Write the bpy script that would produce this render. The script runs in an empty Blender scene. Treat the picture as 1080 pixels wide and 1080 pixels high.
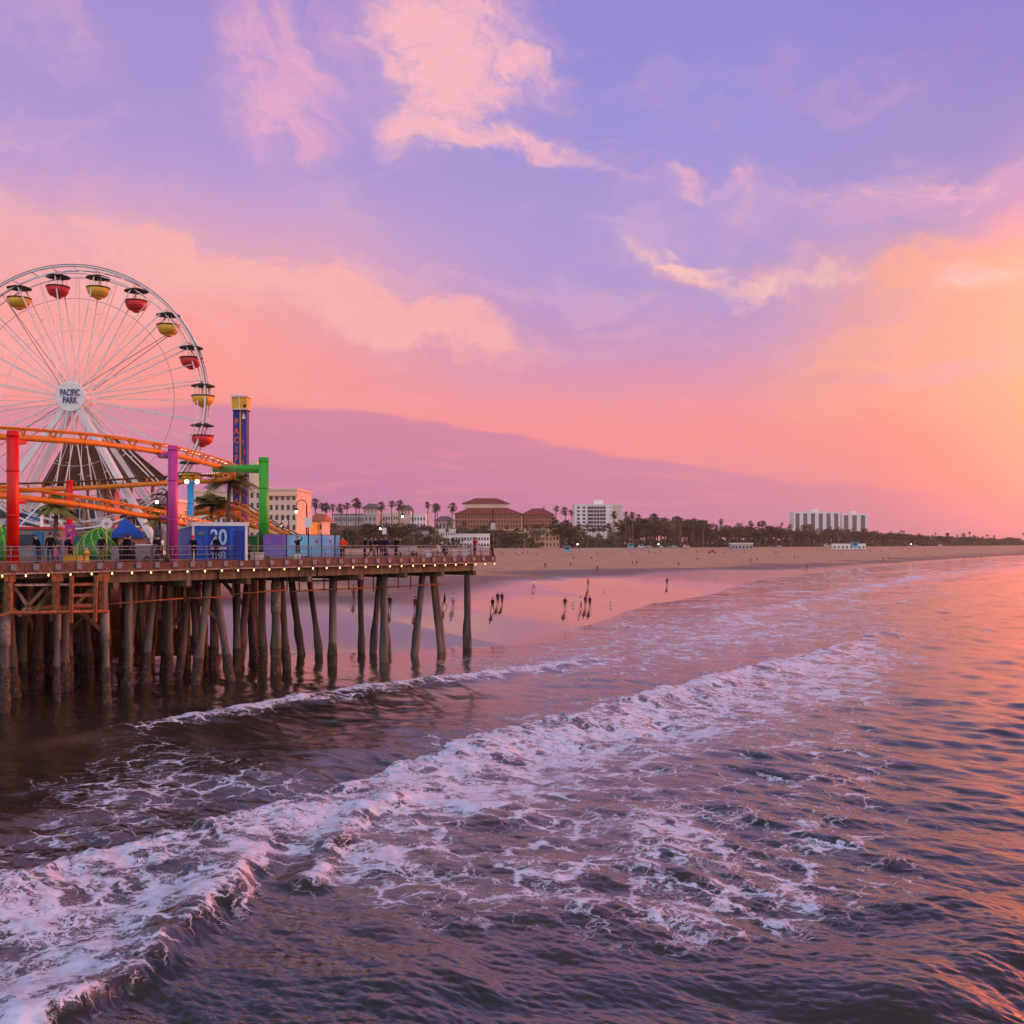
import bpy, math, random
import numpy as np
from mathutils import Vector, Matrix, Euler
random.seed(11)
RNG = np.random.default_rng(5)
PI = math.pi
SC = bpy.context.scene
COL = SC.collection
# ---- site geometry: metres, water at z = 0, the eye stands on the pier branch at the origin
EYE = 9.9          # eye above the water
F = 1080.0         # pixels per unit tangent on the 1080 px photograph
HZ = 573.0         # row of the horizon
DECK = 8.7

def at(px, py, d):
    """point at depth d on the sight line of a photograph pixel"""
    return Vector(((px-540)/F*d, d, EYE+(HZ-py)/F*d))
def on_z(px, py, z=0.0):
    d = (EYE-z)*F/(py-HZ)
    return Vector(((px-540)/F*d, d, z))

def lin(c):
    c = [v/255.0 for v in c]
    return tuple((v/12.92 if v <= .04045 else ((v+.055)/1.055)**2.4) for v in c)

# ------------------------------------------------------------------ materials
def newmat(name):
    m = bpy.data.materials.new(name); m.use_nodes = True
    nt = m.node_tree; b = nt.nodes['Principled BSDF']
    return m, nt, b
def mat(name, col, rough=.6, metal=0.0, var=.25, scale=3.0, bump=.0, emit=None, es=1.0, spec=.3, dirt=None, streak=False, subs=None):
    """procedural paint / wood / metal: base colour broken by two noises, optional dirt colour in patches"""
    m, nt, b = newmat(name)
    N, L = nt.nodes, nt.links
    tc = N.new('ShaderNodeTexCoord'); mp = N.new('ShaderNodeMapping')
    L.new(tc.outputs['Object'], mp.inputs[0])
    if streak: mp.inputs['Scale'].default_value = (1, 1, .12)
    n1 = N.new('ShaderNodeTexNoise'); n1.inputs['Scale'].default_value = scale; n1.inputs['Detail'].default_value = 6
    L.new(mp.outputs[0], n1.inputs['Vector'])
    r = N.new('ShaderNodeMapRange'); r.inputs[1].default_value = .3; r.inputs[2].default_value = .7
    r.inputs[3].default_value = 1-var; r.inputs[4].default_value = 1+var
    L.new(n1.outputs[0], r.inputs[0])
    mx = N.new('ShaderNodeVectorMath'); mx.operation = 'SCALE'
    mx.inputs[0].default_value = col[:3]
    L.new(r.outputs[0], mx.inputs['Scale'])
    out = mx.outputs[0]
    if dirt:
        n2 = N.new('ShaderNodeTexNoise'); n2.inputs['Scale'].default_value = scale*.45; n2.inputs['Detail'].default_value = 8
        n2.inputs['Roughness'].default_value = .7
        L.new(mp.outputs[0], n2.inputs['Vector'])
        r2 = N.new('ShaderNodeMapRange'); r2.inputs[1].default_value = .5; r2.inputs[2].default_value = .62
        L.new(n2.outputs[0], r2.inputs[0])
        mm = N.new('ShaderNodeMix'); mm.data_type = 'RGBA'
        L.new(r2.outputs[0], mm.inputs[0]); L.new(out, mm.inputs[6]); mm.inputs[7].default_value = (*dirt, 1)
        out = mm.outputs[2]
    L.new(out, b.inputs['Base Color'])
    b.inputs['Roughness'].default_value = rough; b.inputs['Metallic'].default_value = metal
    b.inputs['Specular IOR Level'].default_value = spec
    if bump:
        bp = N.new('ShaderNodeBump'); bp.inputs['Strength'].default_value = bump; bp.inputs['Distance'].default_value = .05
        L.new(n1.outputs[0], bp.inputs['Height']); L.new(bp.outputs[0], b.inputs['Normal'])
    if emit:
        b.inputs['Emission Color'].default_value = (*emit, 1); b.inputs['Emission Strength'].default_value = es
    return m

# ------------------------------------------------------------------ mesh builder
class MB:
    def __init__(s): s.v = []; s.f = []; s.m = []; s.sm = []
    def add(s, vs, fs, mi=0, smooth=False):
        o = len(s.v); s.v += [tuple(v) for v in vs]
        for f in fs: s.f.append(tuple(i+o for i in f)); s.m.append(mi); s.sm.append(smooth)
        return s
    def box(s, c, size, rz=0, mi=0, M=None):
        hx, hy, hz = size[0]/2, size[1]/2, size[2]/2
        vs = [Vector((x, y, z)) for x in (-hx, hx) for y in (-hy, hy) for z in (-hz, hz)]
        if M is None: M = Matrix.Rotation(rz, 3, 'Z')
        vs = [M @ v + Vector(c) for v in vs]
        return s.add(vs, [(0,1,3,2),(4,6,7,5),(0,4,5,1),(2,3,7,6),(0,2,6,4),(1,5,7,3)], mi)
    def beam(s, a, b, w, h, mi=0, up=(0,0,1)):
        """rectangular bar from a to b, w wide, h high"""
        a, b = Vector(a), Vector(b); d = (b-a); L = d.length
        if L < 1e-6: return s
        d /= L; up = Vector(up)
        if abs(d.dot(up)) > .95: up = Vector((1, 0, 0))
        x = d.cross(up).normalized(); z = x.cross(d)
        M = Matrix((x, d, z)).transposed()
        return s.box((a+b)/2, (w, L, h), M=M, mi=mi)
    def tube(s, a, b, r0, r1=None, n=8, mi=0, caps=True, smooth=True):
        return s.path([a, b], [r0, r0 if r1 is None else r1], n, mi, caps, smooth)
    def path(s, pts, rs, n=8, mi=0, caps=True, smooth=True, closed=False):
        pts = [Vector(p) for p in pts]; m = len(pts)
        if not hasattr(rs, '__len__'): rs = [rs]*m
        vs = []; fs = []
        prev = None
        for i, p in enumerate(pts):
            if closed: t = (pts[(i+1) % m]-pts[i-1])
            else: t = pts[min(i+1, m-1)]-pts[max(i-1, 0)]
            t.normalize()
            if prev is None:
                u = Vector((0, 0, 1)) if abs(t.z) < .9 else Vector((1, 0, 0))
                x = t.cross(u).normalized()
            else:
                x = (prev - t*prev.dot(t))
                x = x.normalized() if x.length > 1e-6 else t.orthogonal().normalized()
            prev = x; y = t.cross(x)
            for k in range(n):
                a = 2*PI*k/n; vs.append(p+(x*math.cos(a)+y*math.sin(a))*rs[i])
        for i in range(m if closed else m-1):
            j = (i+1) % m
            for k in range(n):
                k2 = (k+1) % n; fs.append((i*n+k, i*n+k2, j*n+k2, j*n+k))
        s.add(vs, fs, mi, smooth)
        if caps and not closed:
            o = len(s.v)-m*n
            s.f.append(tuple(o+k for k in range(n))[::-1]); s.m.append(mi); s.sm.append(False)
            s.f.append(tuple(o+(m-1)*n+k for k in range(n))); s.m.append(mi); s.sm.append(False)
        return s
    def lathe(s, prof, c=(0,0,0), n=16, mi=0, smooth=True, M=None):
        """prof: (radius, height) pairs bottom to top"""
        c = Vector(c); vs = []; fs = []
        for r, z in prof:
            for k in range(n):
                a = 2*PI*k/n; v = Vector((r*math.cos(a), r*math.sin(a), z))
                if M is not None: v = M @ v
                vs.append(v+c)
        for i in range(len(prof)-1):
            for k in range(n):
                k2 = (k+1) % n; fs.append((i*n+k, i*n+k2, (i+1)*n+k2, (i+1)*n+k))
        s.add(vs, fs, mi, smooth)
        o = len(s.v)-len(prof)*n
        if prof[0][0] > 1e-4: s.f.append(tuple(o+k for k in range(n))[::-1]); s.m.append(mi); s.sm.append(False)
        if prof[-1][0] > 1e-4: s.f.append(tuple(o+(len(prof)-1)*n+k for k in range(n))); s.m.append(mi); s.sm.append(False)
        return s
    def ball(s, c, r, n=8, mi=0, sq=(1,1,1)):
        prof = [(math.sin(PI*i/n), -math.cos(PI*i/n)) for i in range(n+1)]
        prof = [(max(p, 1e-4)*r, z*r) for p, z in prof]
        M = Matrix.Diagonal(sq).to_3x3() if len(sq) == 3 else None
        return s.lathe(prof, c, 2*n, mi, True, M)
    def prism(s, poly, depth, mi=0, M=None, c=(0,0,0)):
        """poly in local x,z; extruded along local y by depth"""
        c = Vector(c); n = len(poly); M = M or Matrix.Identity(3)
        vs = [M @ Vector((x, 0, z)) + c for x, z in poly]+[M @ Vector((x, depth, z)) + c for x, z in poly]
        fs = [tuple(range(n)), tuple(range(2*n-1, n-1, -1))]+[(i, i+n, (i+1) % n+n, (i+1) % n) for i in range(n)]
        return s.add(vs, fs, mi)
    def mesh(s, name, mats, org=(0,0,0)):
        me = bpy.data.meshes.new(name); o = Vector(org)
        me.from_pydata([(v[0]-o.x, v[1]-o.y, v[2]-o.z) for v in s.v], [], s.f)
        if not isinstance(mats, (list, tuple)): mats = [mats]
        for m in mats: me.materials.append(m)
        me.polygons.foreach_set('material_index', s.m)
        me.polygons.foreach_set('use_smooth', s.sm)
        me.update()
        return me

def tag(o, label=None, cat=None, group=None, kind=None):
    if label: o['label'] = label
    if cat: o['category'] = cat
    if group: o['group'] = group
    if kind: o['kind'] = kind
    return o
def thing(name, label, cat, loc=(0,0,0), rz=0, group=None):
    o = bpy.data.objects.new(name, None); COL.objects.link(o); o.empty_display_size = .3
    o.location = loc; o.rotation_euler = (0, 0, rz)
    return tag(o, label, cat, group)
def root_of(o):
    while o.parent: o = o.parent
    return o
def link(name, me, parent=None, loc=None):
    o = bpy.data.objects.new(name, me); COL.objects.link(o)
    if parent: o.parent = parent
    if loc is not None: o.location = loc
    return o
def part(name, mb, mats, parent, world=True, label=None):
    """world=True: builder verts are world metres and every ancestor is unrotated"""
    org = Vector((0,0,0)); p = parent
    while world and p: org += Vector(p.location); p = p.parent
    o = link(name, mb.mesh(name, mats, org), parent)
    if label: o['label'] = label
    return o
def solo(name, mb, mats, label, cat, group=None, org=None):
    """a thing that is one mesh, origin at its base"""
    if org is None:
        a = np.array(mb.v); org = ((a[:,0].min()+a[:,0].max())/2, (a[:,1].min()+a[:,1].max())/2, a[:,2].min())
    o = link(name, mb.mesh(name, mats, org), None, org)
    return tag(o, label, cat, group)
def dup(root, loc, rz=0, sc=1.0, label=None, group=None):
    def cp(o, par):
        c = o.copy(); COL.objects.link(c); c.parent = par
        for ch in list(o.children): cp(ch, c)
        return c
    r = cp(root, None); r.location = loc; r.rotation_euler = (0, 0, rz)
    r.scale = (sc, sc, sc) if not hasattr(sc, '__len__') else sc
    if label: r['label'] = label
    if group: r['group'] = group
    return r
def text_mb(txt, size, xs=1.0, offset=0.0, extrude=.01, align='CENTER'):
    cu = bpy.data.curves.new('txt', 'FONT'); cu.body = txt; cu.size = size; cu.offset = offset; cu.extrude = extrude
    cu.align_x = align; cu.align_y = 'CENTER'; cu.resolution_u = 4
    o = bpy.data.objects.new('txt', cu); COL.objects.link(o)
    dg = bpy.context.evaluated_depsgraph_get(); me = bpy.data.meshes.new_from_object(o.evaluated_get(dg))
    vs = [(v.co.x*xs, v.co.y, v.co.z) for v in me.vertices]; fs = [tuple(p.vertices) for p in me.polygons]
    bpy.data.objects.remove(o); bpy.data.curves.remove(cu); bpy.data.meshes.remove(me)
    return vs, fs
def put_text(mb, txt, c, size, normal, xs=1.0, offset=0.0, mi=0):
    """upright text centred on c, facing the horizontal direction normal"""
    vs, fs = text_mb(txt, size, xs, offset)
    n = Vector(normal).normalized(); up = Vector((0,0,1)); x = up.cross(n).normalized(); y = n.cross(x)
    c = Vector(c); mb.add([c+x*v[0]+y*v[1]+n*v[2] for v in vs], fs, mi)
    return mb
# ------------------------------------------------------------------ numpy noise + polylines
def perlin(x, y, seed=0):
    r = np.random.default_rng(seed); p = r.permutation(256); p = np.concatenate([p, p]); g = r.uniform(0, 2*PI, 256)
    gx, gy = np.cos(g), np.sin(g)
    xi = np.floor(x).astype(int); yi = np.floor(y).astype(int); fx = x-xi; fy = y-yi
    u = fx*fx*fx*(fx*(fx*6-15)+10); v = fy*fy*fy*(fy*(fy*6-15)+10)
    def g_(ix, iy, dx, dy):
        h = p[p[ix & 255]+(iy & 255)]; return gx[h]*dx+gy[h]*dy
    a = g_(xi, yi, fx, fy); b = g_(xi+1, yi, fx-1, fy); c = g_(xi, yi+1, fx, fy-1); d = g_(xi+1, yi+1, fx-1, fy-1)
    return (a+u*(b-a))+v*((c+u*(d-c))-(a+u*(b-a)))
def fbm(x, y, o=4, seed=0):
    s = 0; a = 1.0
    for i in range(o): s = s+a*perlin(x*2**i, y*2**i, seed+i); a *= .5
    return s
def poly_dist(X, Y, pts):
    """unsigned distance, signed side (+ on the left of travel), arc parameter to a polyline"""
    best = np.full(np.shape(X), 1e9); side = np.zeros(np.shape(X)); par = np.zeros(np.shape(X)); acc = 0
    for (x0, y0), (x1, y1) in zip(pts[:-1], pts[1:]):
        dx, dy = x1-x0, y1-y0; L2 = dx*dx+dy*dy; L = math.sqrt(L2)
        t = np.clip(((X-x0)*dx+(Y-y0)*dy)/L2, 0, 1)
        d = np.hypot(X-(x0+t*dx), Y-(y0+t*dy)); s = (dx*(Y-y0)-dy*(X-x0))/L
        m = d < best
        best = np.where(m, d, best); side = np.where(m, np.sign(s), side); par = np.where(m, acc+t*L, par); acc += L
    return best, side, par
def sstep(a, b, x):
    t = np.clip((x-a)/(b-a), 0, 1); return t*t*(3-2*t)
def spline(pts, k=6):
    P = [Vector(p) for p in pts]; P = [P[0]*2-P[1]]+P+[P[-1]*2-P[-2]]; out = []
    for i in range(1, len(P)-2):
        for j in range(k):
            t = j/k; a, b, c, d = P[i-1], P[i], P[i+1], P[i+2]
            out.append(.5*((2*b)+(c-a)*t+(2*a-5*b+4*c-d)*t*t+(3*b-a-3*c+d)*t**3))
    out.append(P[-2]); return out
SUN_E = .35
SKY_L = [(573,(196,128,165)),(520,(210,132,166)),(470,(236,144,152)),(425,(252,150,142)),(370,(252,158,150)),(320,(246,164,164)),(275,(228,168,184)),(235,(206,160,198)),(200,(184,154,208)),(120,(166,148,212)),(40,(164,144,208)),(-60,(150,134,204)),(-300,(124,112,132)),(-900,(86,84,100))]
SKY_M = [(573,(212,138,160)),(520,(224,142,160)),(480,(247,146,146)),(440,(246,148,152)),(400,(222,148,174)),(350,(192,150,196)),(300,(180,153,208)),(220,(170,152,212)),(120,(154,144,213)),(20,(148,138,212)),(-60,(148,133,205)),(-300,(104,103,130)),(-900,(72,76,96))]
SKY_R = [(573,(206,138,152)),(545,(228,140,148)),(510,(253,146,138)),(460,(255,156,138)),(400,(254,166,142)),(340,(248,170,152)),(290,(220,166,178)),(250,(190,154,194)),(200,(168,148,204)),(110,(154,138,206)),(20,(144,128,203)),(-60,(136,122,200)),(-300,(96,97,128)),(-900,(68,74,94))]
CLOUDS = [
 ([(60,20,110,34,-28,.7),(930,85,150,26,6,.8),(830,60,60,60,40,.5),(545,228,60,12,5,.6),(660,195,110,14,-4,.7),(960,200,170,22,6,1.0),(880,230,150,40,3,.8),(660,80,80,16,14,.5)], (214,162,200), 2.0, .05, 1.3, .75),
 ([(100,255,260,40,-6,.8),(330,300,280,46,-15,1.5),(450,345,170,34,-16,1.3),(250,275,180,24,-8,1.1),(90,300,200,40,-5,.9)], (253,180,172), 5.0, .05, 1.35, .8),
 ([(980,325,200,85,-6,1.3),(1060,270,150,50,6,1.2),(920,410,210,60,-8,1.0),(760,278,130,20,-6,.9)], (252,172,148), 8.0, .0, 1.3, .85),
 ([(310,55,110,115,-60,1.1),(300,125,80,50,-40,.9),(270,20,80,46,-20,.8)], (230,168,200), 11.0, .02, 1.5, .85),
 ([(490,50,150,85,-24,1.3),(440,25,70,80,60,1.1),(460,110,100,46,10,1.1),(540,165,140,20,-14,1.4),(430,140,90,26,-8,1.0),(560,80,55,46,40,.7)], (248,184,194), 14.0, .02, 1.5, .95),
 ([(728,190,56,20,-8,1.3),(790,178,30,26,60,.9),(880,190,140,28,8,1.3),(1000,190,120,20,4,1.3)], (238,176,196), 17.0, .05, 1.3, .8),
 ([(800,290,70,20,8,1.3),(700,262,100,18,-14,1.5),(1040,300,80,36,5,1.0),(880,290,60,18,10,.8)], (252,196,188), 21.0, .03, 1.3, .9),
 ([(900,330,130,24,-8,1.0),(990,395,170,18,6,1.0),(840,360,110,30,-10,1.0),(1010,300,90,14,8,.8)], (216,160,188), 27.0, .1, 1.3, .6),
]
BANK = [(-360,420),(0,424),(230,427),(350,431),(450,443),(550,460),(640,476),(700,487),(800,502),(900,512),(1080,524),(1440,535)]
BANK_TOP = (212,134,162); BANK_LOW = (194,126,164)
GLOW = (25.0, 3.9, .6)
BACKSKY = (1.14, 1.08, 1.22)
HAZE = 1.0e-4
SEA_COLS = 1150; SEA_STEP = 1.0; WAVE_GAIN = .52; BUMP_MAX = .55
SEA_COL = (.006,.015,.014); SEA_COL2 = (.036,.027,.021); FOAM_COL = (.56,.60,.82)  # white foam with the violet of the skylight put into its base colour
# ================================================================== camera, sky, sun
cam_d = bpy.data.cameras.new('camera'); cam = bpy.data.objects.new('camera', cam_d); COL.objects.link(cam)
cam.location = (0, 0, EYE); cam.rotation_euler = (PI/2, 0, 0)
cam_d.sensor_width = 36; cam_d.lens = 36.0; cam_d.shift_y = (HZ-540)/1080.0
cam_d.clip_start = .5; cam_d.clip_end = 60000
SC.camera = cam
SC.view_settings.view_transform = 'Standard'; SC.view_settings.look = 'None'
SC.view_settings.exposure = 0; SC.view_settings.gamma = 1
SC.cycles.use_denoising = True
SC.cycles.max_bounces = 6; SC.cycles.diffuse_bounces = 3; SC.cycles.glossy_bounces = 3
SC.cycles.transparent_max_bounces = 8; SC.cycles.volume_bounces = 0
SC.cycles.sample_clamp_indirect = 6; SC.cycles.caustics_reflective = False; SC.cycles.caustics_refractive = False

SUN_AZ, SUN_EL = math.radians(74), math.radians(5)     # the sun has gone low over the sea, to the right of the view
sd = bpy.data.lights.new('sun', 'SUN'); sun = bpy.data.objects.new('sun', sd); COL.objects.link(sun)
sd.energy = SUN_E; sd.angle = math.radians(18); sd.color = (1.0, .62, .48)
dirv = Vector((math.sin(SUN_AZ)*math.cos(SUN_EL), math.cos(SUN_AZ)*math.cos(SUN_EL), math.sin(math.radians(14))))
sun.rotation_euler = dirv.to_track_quat('Z', 'Y').to_euler()
sun.location = (60, 20, 60)

W = bpy.data.worlds.new('World'); SC.world = W; W.use_nodes = True
wt = W.node_tree; WN, WL = wt.nodes, wt.links
for n in list(WN): WN.remove(n)
def nd(t, **k):
    n = WN.new(t)
    for a, b in k.items(): setattr(n, a, b)
    return n
def mth(op, a, b=None, c=None, clamp=False):
    n = nd('ShaderNodeMath', operation=op, use_clamp=clamp)
    for i, x in enumerate((a, b, c)):
        if x is None: continue
        if hasattr(x, 'links'): WL.new(x, n.inputs[i])
        else: n.inputs[i].default_value = x
    return n.outputs[0]
def mrng(x, a, b, c=0.0, d=1.0, smooth=True):
    n = nd('ShaderNodeMapRange', interpolation_type='SMOOTHSTEP' if smooth else 'LINEAR')
    WL.new(x, n.inputs[0])
    for i, q in enumerate((a, b, c, d)):
        if hasattr(q, 'links'): WL.new(q, n.inputs[i+1])
        else: n.inputs[i+1].default_value = q
    return n.outputs[0]
def mixc(f, a, b, mode='MIX'):
    n = nd('ShaderNodeMix', data_type='RGBA', blend_type=mode)
    for i, x in ((0, f), (6, a), (7, b)):
        if hasattr(x, 'links'): WL.new(x, n.inputs[i])
        else: n.inputs[i].default_value = x if i == 0 else (*x, 1)
    return n.outputs[2]
geo = nd('ShaderNodeTexCoord'); sep = nd('ShaderNodeSeparateXYZ'); WL.new(geo.outputs['Generated'], sep.inputs[0])
dx, dy, dz = sep.outputs
AZ = mth('ARCTAN2', dx, dy); EL = mth('ARCSINE', dz)
ELA = mth('MAXIMUM', EL, 0.0)
cmb = nd('ShaderNodeCombineXYZ'); WL.new(AZ, cmb.inputs[0]); WL.new(ELA, cmb.inputs[1]); SV = cmb.outputs[0]
def azel(px, py):
    a = math.atan((px-540)/F); return a, math.atan((HZ-py)/F*math.cos(a))
# soft turbulence that bends every cloud edge
def noise(vec, scale, detail=5, rough=.55, dist=0.0, sc=(1,1,1), off=(0,0,0), color=False):
    mp = nd('ShaderNodeMapping'); mp.inputs['Scale'].default_value = sc; mp.inputs['Location'].default_value = off
    WL.new(vec, mp.inputs[0])
    n = nd('ShaderNodeTexNoise'); n.inputs['Scale'].default_value = scale; n.inputs['Detail'].default_value = detail
    n.inputs['Roughness'].default_value = rough; n.inputs['Distortion'].default_value = dist
    WL.new(mp.outputs[0], n.inputs['Vector']); return n.outputs[1 if color else 0]
wv = noise(SV, 7, 4, .6, 0.3, (1, 1.6, 1), color=True)
sb = nd('ShaderNodeVectorMath', operation='SUBTRACT'); WL.new(wv, sb.inputs[0]); sb.inputs[1].default_value = (.5, .5, .5)
sl = nd('ShaderNodeVectorMath', operation='SCALE'); WL.new(sb.outputs[0], sl.inputs[0]); sl.inputs['Scale'].default_value = .12
ad = nd('ShaderNodeVectorMath', operation='ADD'); WL.new(SV, ad.inputs[0]); WL.new(sl.outputs[0], ad.inputs[1])
wv2 = noise(SV, 26, 5, .65, 0.6, (1, 1.5, 1), color=True)
sb2 = nd('ShaderNodeVectorMath', operation='SUBTRACT'); WL.new(wv2, sb2.inputs[0]); sb2.inputs[1].default_value = (.5, .5, .5)
sl2 = nd('ShaderNodeVectorMath', operation='SCALE'); WL.new(sb2.outputs[0], sl2.inputs[0]); sl2.inputs['Scale'].default_value = .035
ad2 = nd('ShaderNodeVectorMath', operation='ADD'); WL.new(ad.outputs[0], ad2.inputs[0]); WL.new(sl2.outputs[0], ad2.inputs[1])
SVW = ad2.outputs[0]
spw = nd('ShaderNodeSeparateXYZ'); WL.new(ad.outputs[0], spw.inputs[0])
mw = mth('ADD', mth('MULTIPLY', spw.outputs[1], .35), mth('MULTIPLY', ELA, .65))   # gently warped elevation for the colour bands
def ramp(el, rows):
    r = nd('ShaderNodeValToRGB'); r.color_ramp.interpolation = 'B_SPLINE'
    x = mth('DIVIDE', el, 1.5708)
    WL.new(x, r.inputs[0]); cr = r.color_ramp
    rows = sorted((math.atan((HZ-y)/F)/1.5708 if y > -800 else .9, c) for y, c in rows)
    while len(cr.elements) > 1: cr.elements.remove(cr.elements[-1])
    cr.elements[0].position = rows[0][0]; cr.elements[0].color = (*lin(rows[0][1]), 1)
    for p, c in rows[1:]:
        e = cr.elements.new(p); e.color = (*lin(c), 1)
    return r.outputs[0]
RL = ramp(mw, SKY_L); RM = ramp(mw, SKY_M); RR = ramp(mw, SKY_R)
base = mixc(mrng(AZ, math.radians(-17), math.radians(4)), RL, RM)
base = mixc(mrng(AZ, math.radians(11), math.radians(26)), base, RR)
def blob(px, py, rx, ry, ang, vec=None):
    """soft elliptical cloud patch; radii in photograph pixels, ang in degrees (positive = rising to the right)"""
    a, e = azel(px, py)
    mp = nd('ShaderNodeMapping', vector_type='TEXTURE')
    mp.inputs['Location'].default_value = (a, e, 0); mp.inputs['Rotation'].default_value = (0, 0, math.radians(ang))
    mp.inputs['Scale'].default_value = (rx/F, ry/F, 1)
    WL.new(SVW if vec is None else vec, mp.inputs[0])
    g = nd('ShaderNodeTexGradient', gradient_type='SPHERICAL'); WL.new(mp.outputs[0], g.inputs[0])
    return g.outputs[1]
def layer(color_in, blobs, col, streak, lo=.15, hi=.8, gain=1.0):
    tot = None
    for b in blobs:
        w = b[5] if len(b) > 5 else 1.0
        v = mth('MULTIPLY', blob(*b[:5]), w)
        tot = v if tot is None else mth('ADD', tot, v)
    rt = nd('ShaderNodeMapping'); rt.inputs['Rotation'].default_value = (0, 0, math.radians(-blobs[0][4]*.8)); WL.new(SVW, rt.inputs[0])
    n1 = noise(rt.outputs[0], 13, 7, .64, .7, (1, 2.6, 1), off=(streak, 0, 0))
    d = mth('MULTIPLY', tot, mth('ADD', mth('MULTIPLY', n1, 2.6), -.45))
    f = mth('MULTIPLY', mrng(d, lo, hi), gain)
    return mixc(f, color_in, lin(col))
for spec in CLOUDS: base = layer(base, *spec)
# thin combed cirrus, mostly over the left and centre
ci = noise(SVW, 5.0, 6, .6, .5, (1, 3.6, 1), off=(4, 0, 0))
cm = mth('MULTIPLY', mrng(ci, .47, .72), mth('MULTIPLY', mrng(EL, .09, .17), mrng(EL, .30, .55, 1.0, .25)))
base = mixc(mth('MULTIPLY', mth('MULTIPLY', cm, .34), mrng(AZ, math.radians(2), math.radians(18), 1.0, .2)), base, lin((246, 186, 192)))
# the long low cloud bank: its top edge falls to the right
fc = nd('ShaderNodeFloatCurve'); cv = fc.mapping.curves[0]
pts = [(math.atan((x-540)/F), azel(x, y)[1]) for x, y in BANK]
a0, a1, em = -.7, .7, .25
cv.points[0].location = (0, pts[0][1]/em); cv.points[1].location = (1, pts[-1][1]/em)
for a, e in pts[1:-1]: cv.points.new((a-a0)/(a1-a0), e/em)
fc.mapping.update()
WL.new(mrng(AZ, a0, a1, 0, 1, False), fc.inputs[1])
edge = mth('MULTIPLY', fc.outputs[0], em)
dd = mth('SUBTRACT', mth('ADD', edge, mth('MULTIPLY', mth('SUBTRACT', noise(SV, 9, 6, .6, .2, (1, 5, 1)), .5), .022)), EL)
bankf = mth('MULTIPLY', mrng(dd, -.002, .0045), mrng(AZ, math.radians(8), math.radians(24), 1.0, .25))
bankf = mth('MULTIPLY', bankf, mrng(AZ, math.radians(-30), math.radians(-12), .55, 1.0))
bankc = mixc(mrng(dd, 0.0, .10), lin(BANK_TOP), lin(BANK_LOW))
bn = noise(SV, 8, 6, .6, .5, (1, 9, 1), off=(3, 0, 0))
bankc = mixc(mth('MULTIPLY', mrng(bn, .5, .68), .42), bankc, lin((236, 142, 158)))
base = mixc(bankf, base, bankc)
# the afterglow outside the frame, low over the sea where the sun has set
gx = blob(0, 0, 10, 10, 0, SV)  # placeholder keeps the node style uniform
mp = nd('ShaderNodeMapping', vector_type='TEXTURE'); mp.inputs['Location'].default_value = (math.radians(66), math.radians(7), 0)
mp.inputs['Scale'].default_value = (math.radians(48), math.radians(27), 1); WL.new(SV, mp.inputs[0])
gg = nd('ShaderNodeTexGradient', gradient_type='QUADRATIC_SPHERE'); WL.new(mp.outputs[0], gg.inputs[0])
glow = nd('ShaderNodeVectorMath', operation='SCALE'); glow.inputs[0].default_value = GLOW; WL.new(gg.outputs[1], glow.inputs['Scale'])
# the broad luminous sky behind the viewer
back = mrng(mth('ABSOLUTE', AZ), math.radians(60), math.radians(150))
base = mixc(back, base, BACKSKY)
sa = nd('ShaderNodeVectorMath', operation='ADD'); WL.new(base, sa.inputs[0]); WL.new(glow.outputs[0], sa.inputs[1])
sky = nd('ShaderNodeTexSky'); sky.sky_type = 'NISHITA'; sky.sun_disc = False
sky.sun_elevation = SUN_EL; sky.sun_rotation = SUN_AZ
bg1 = nd('ShaderNodeBackground'); WL.new(sa.outputs[0], bg1.inputs[0]); bg1.inputs[1].default_value = 1.0
bg2 = nd('ShaderNodeBackground'); WL.new(sky.outputs[0], bg2.inputs[0]); bg2.inputs[1].default_value = .006
sm = nd('ShaderNodeAddShader'); WL.new(bg1.outputs[0], sm.inputs[0]); WL.new(bg2.outputs[0], sm.inputs[1])
wo = nd('ShaderNodeOutputWorld'); WL.new(sm.outputs[0], wo.inputs[0])
W.cycles.sampling_method = 'MANUAL'; W.cycles.sample_map_resolution = 512
# ================================================================== terrain and sea (world-space polar sheets)
def shore_z(Y): return np.interp(Y, [215, 300, 340, 400, 440, 650], [3.4, 2.2, 1.6, .8, .55, .5])
def _sh(px, py):
    d = 300.0
    for _ in range(40): d = .5*d+.5*(EYE-float(shore_z(d)))*F/(py-HZ)
    return ((px-540)/F*d, d)
SHORE = [(-900,-500),(-400,-120),(-140,50),(-62,112)]+[_sh(*q) for q in ((400,628),(440,620),(500,609.5),(545,606.5),(600,604.5),(640,603),(700,600),(760,599),(800,598.5),(880,595),(940,592),(1000,588.2),(1080,584.6))]+[(760,1440),(1900,3310),(4200,7420)]
PROM = [(-900,100),(-400,300),(-150,420),(0,620),(85,680),(225,830),(500,1150),(900,1750),(2000,3300),(4300,7000)]
SWASH = [(-900,-560),(-400,-190),(-150,10),(-80,70),(-40,86),(-24,91),(-12,93),(0,99),(9,123),(15,143),(24,170),(37,194),(66,274),(132,396),(240,563),(420,822),(745,1400),(1890,3290),(4190,7390)]
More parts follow.
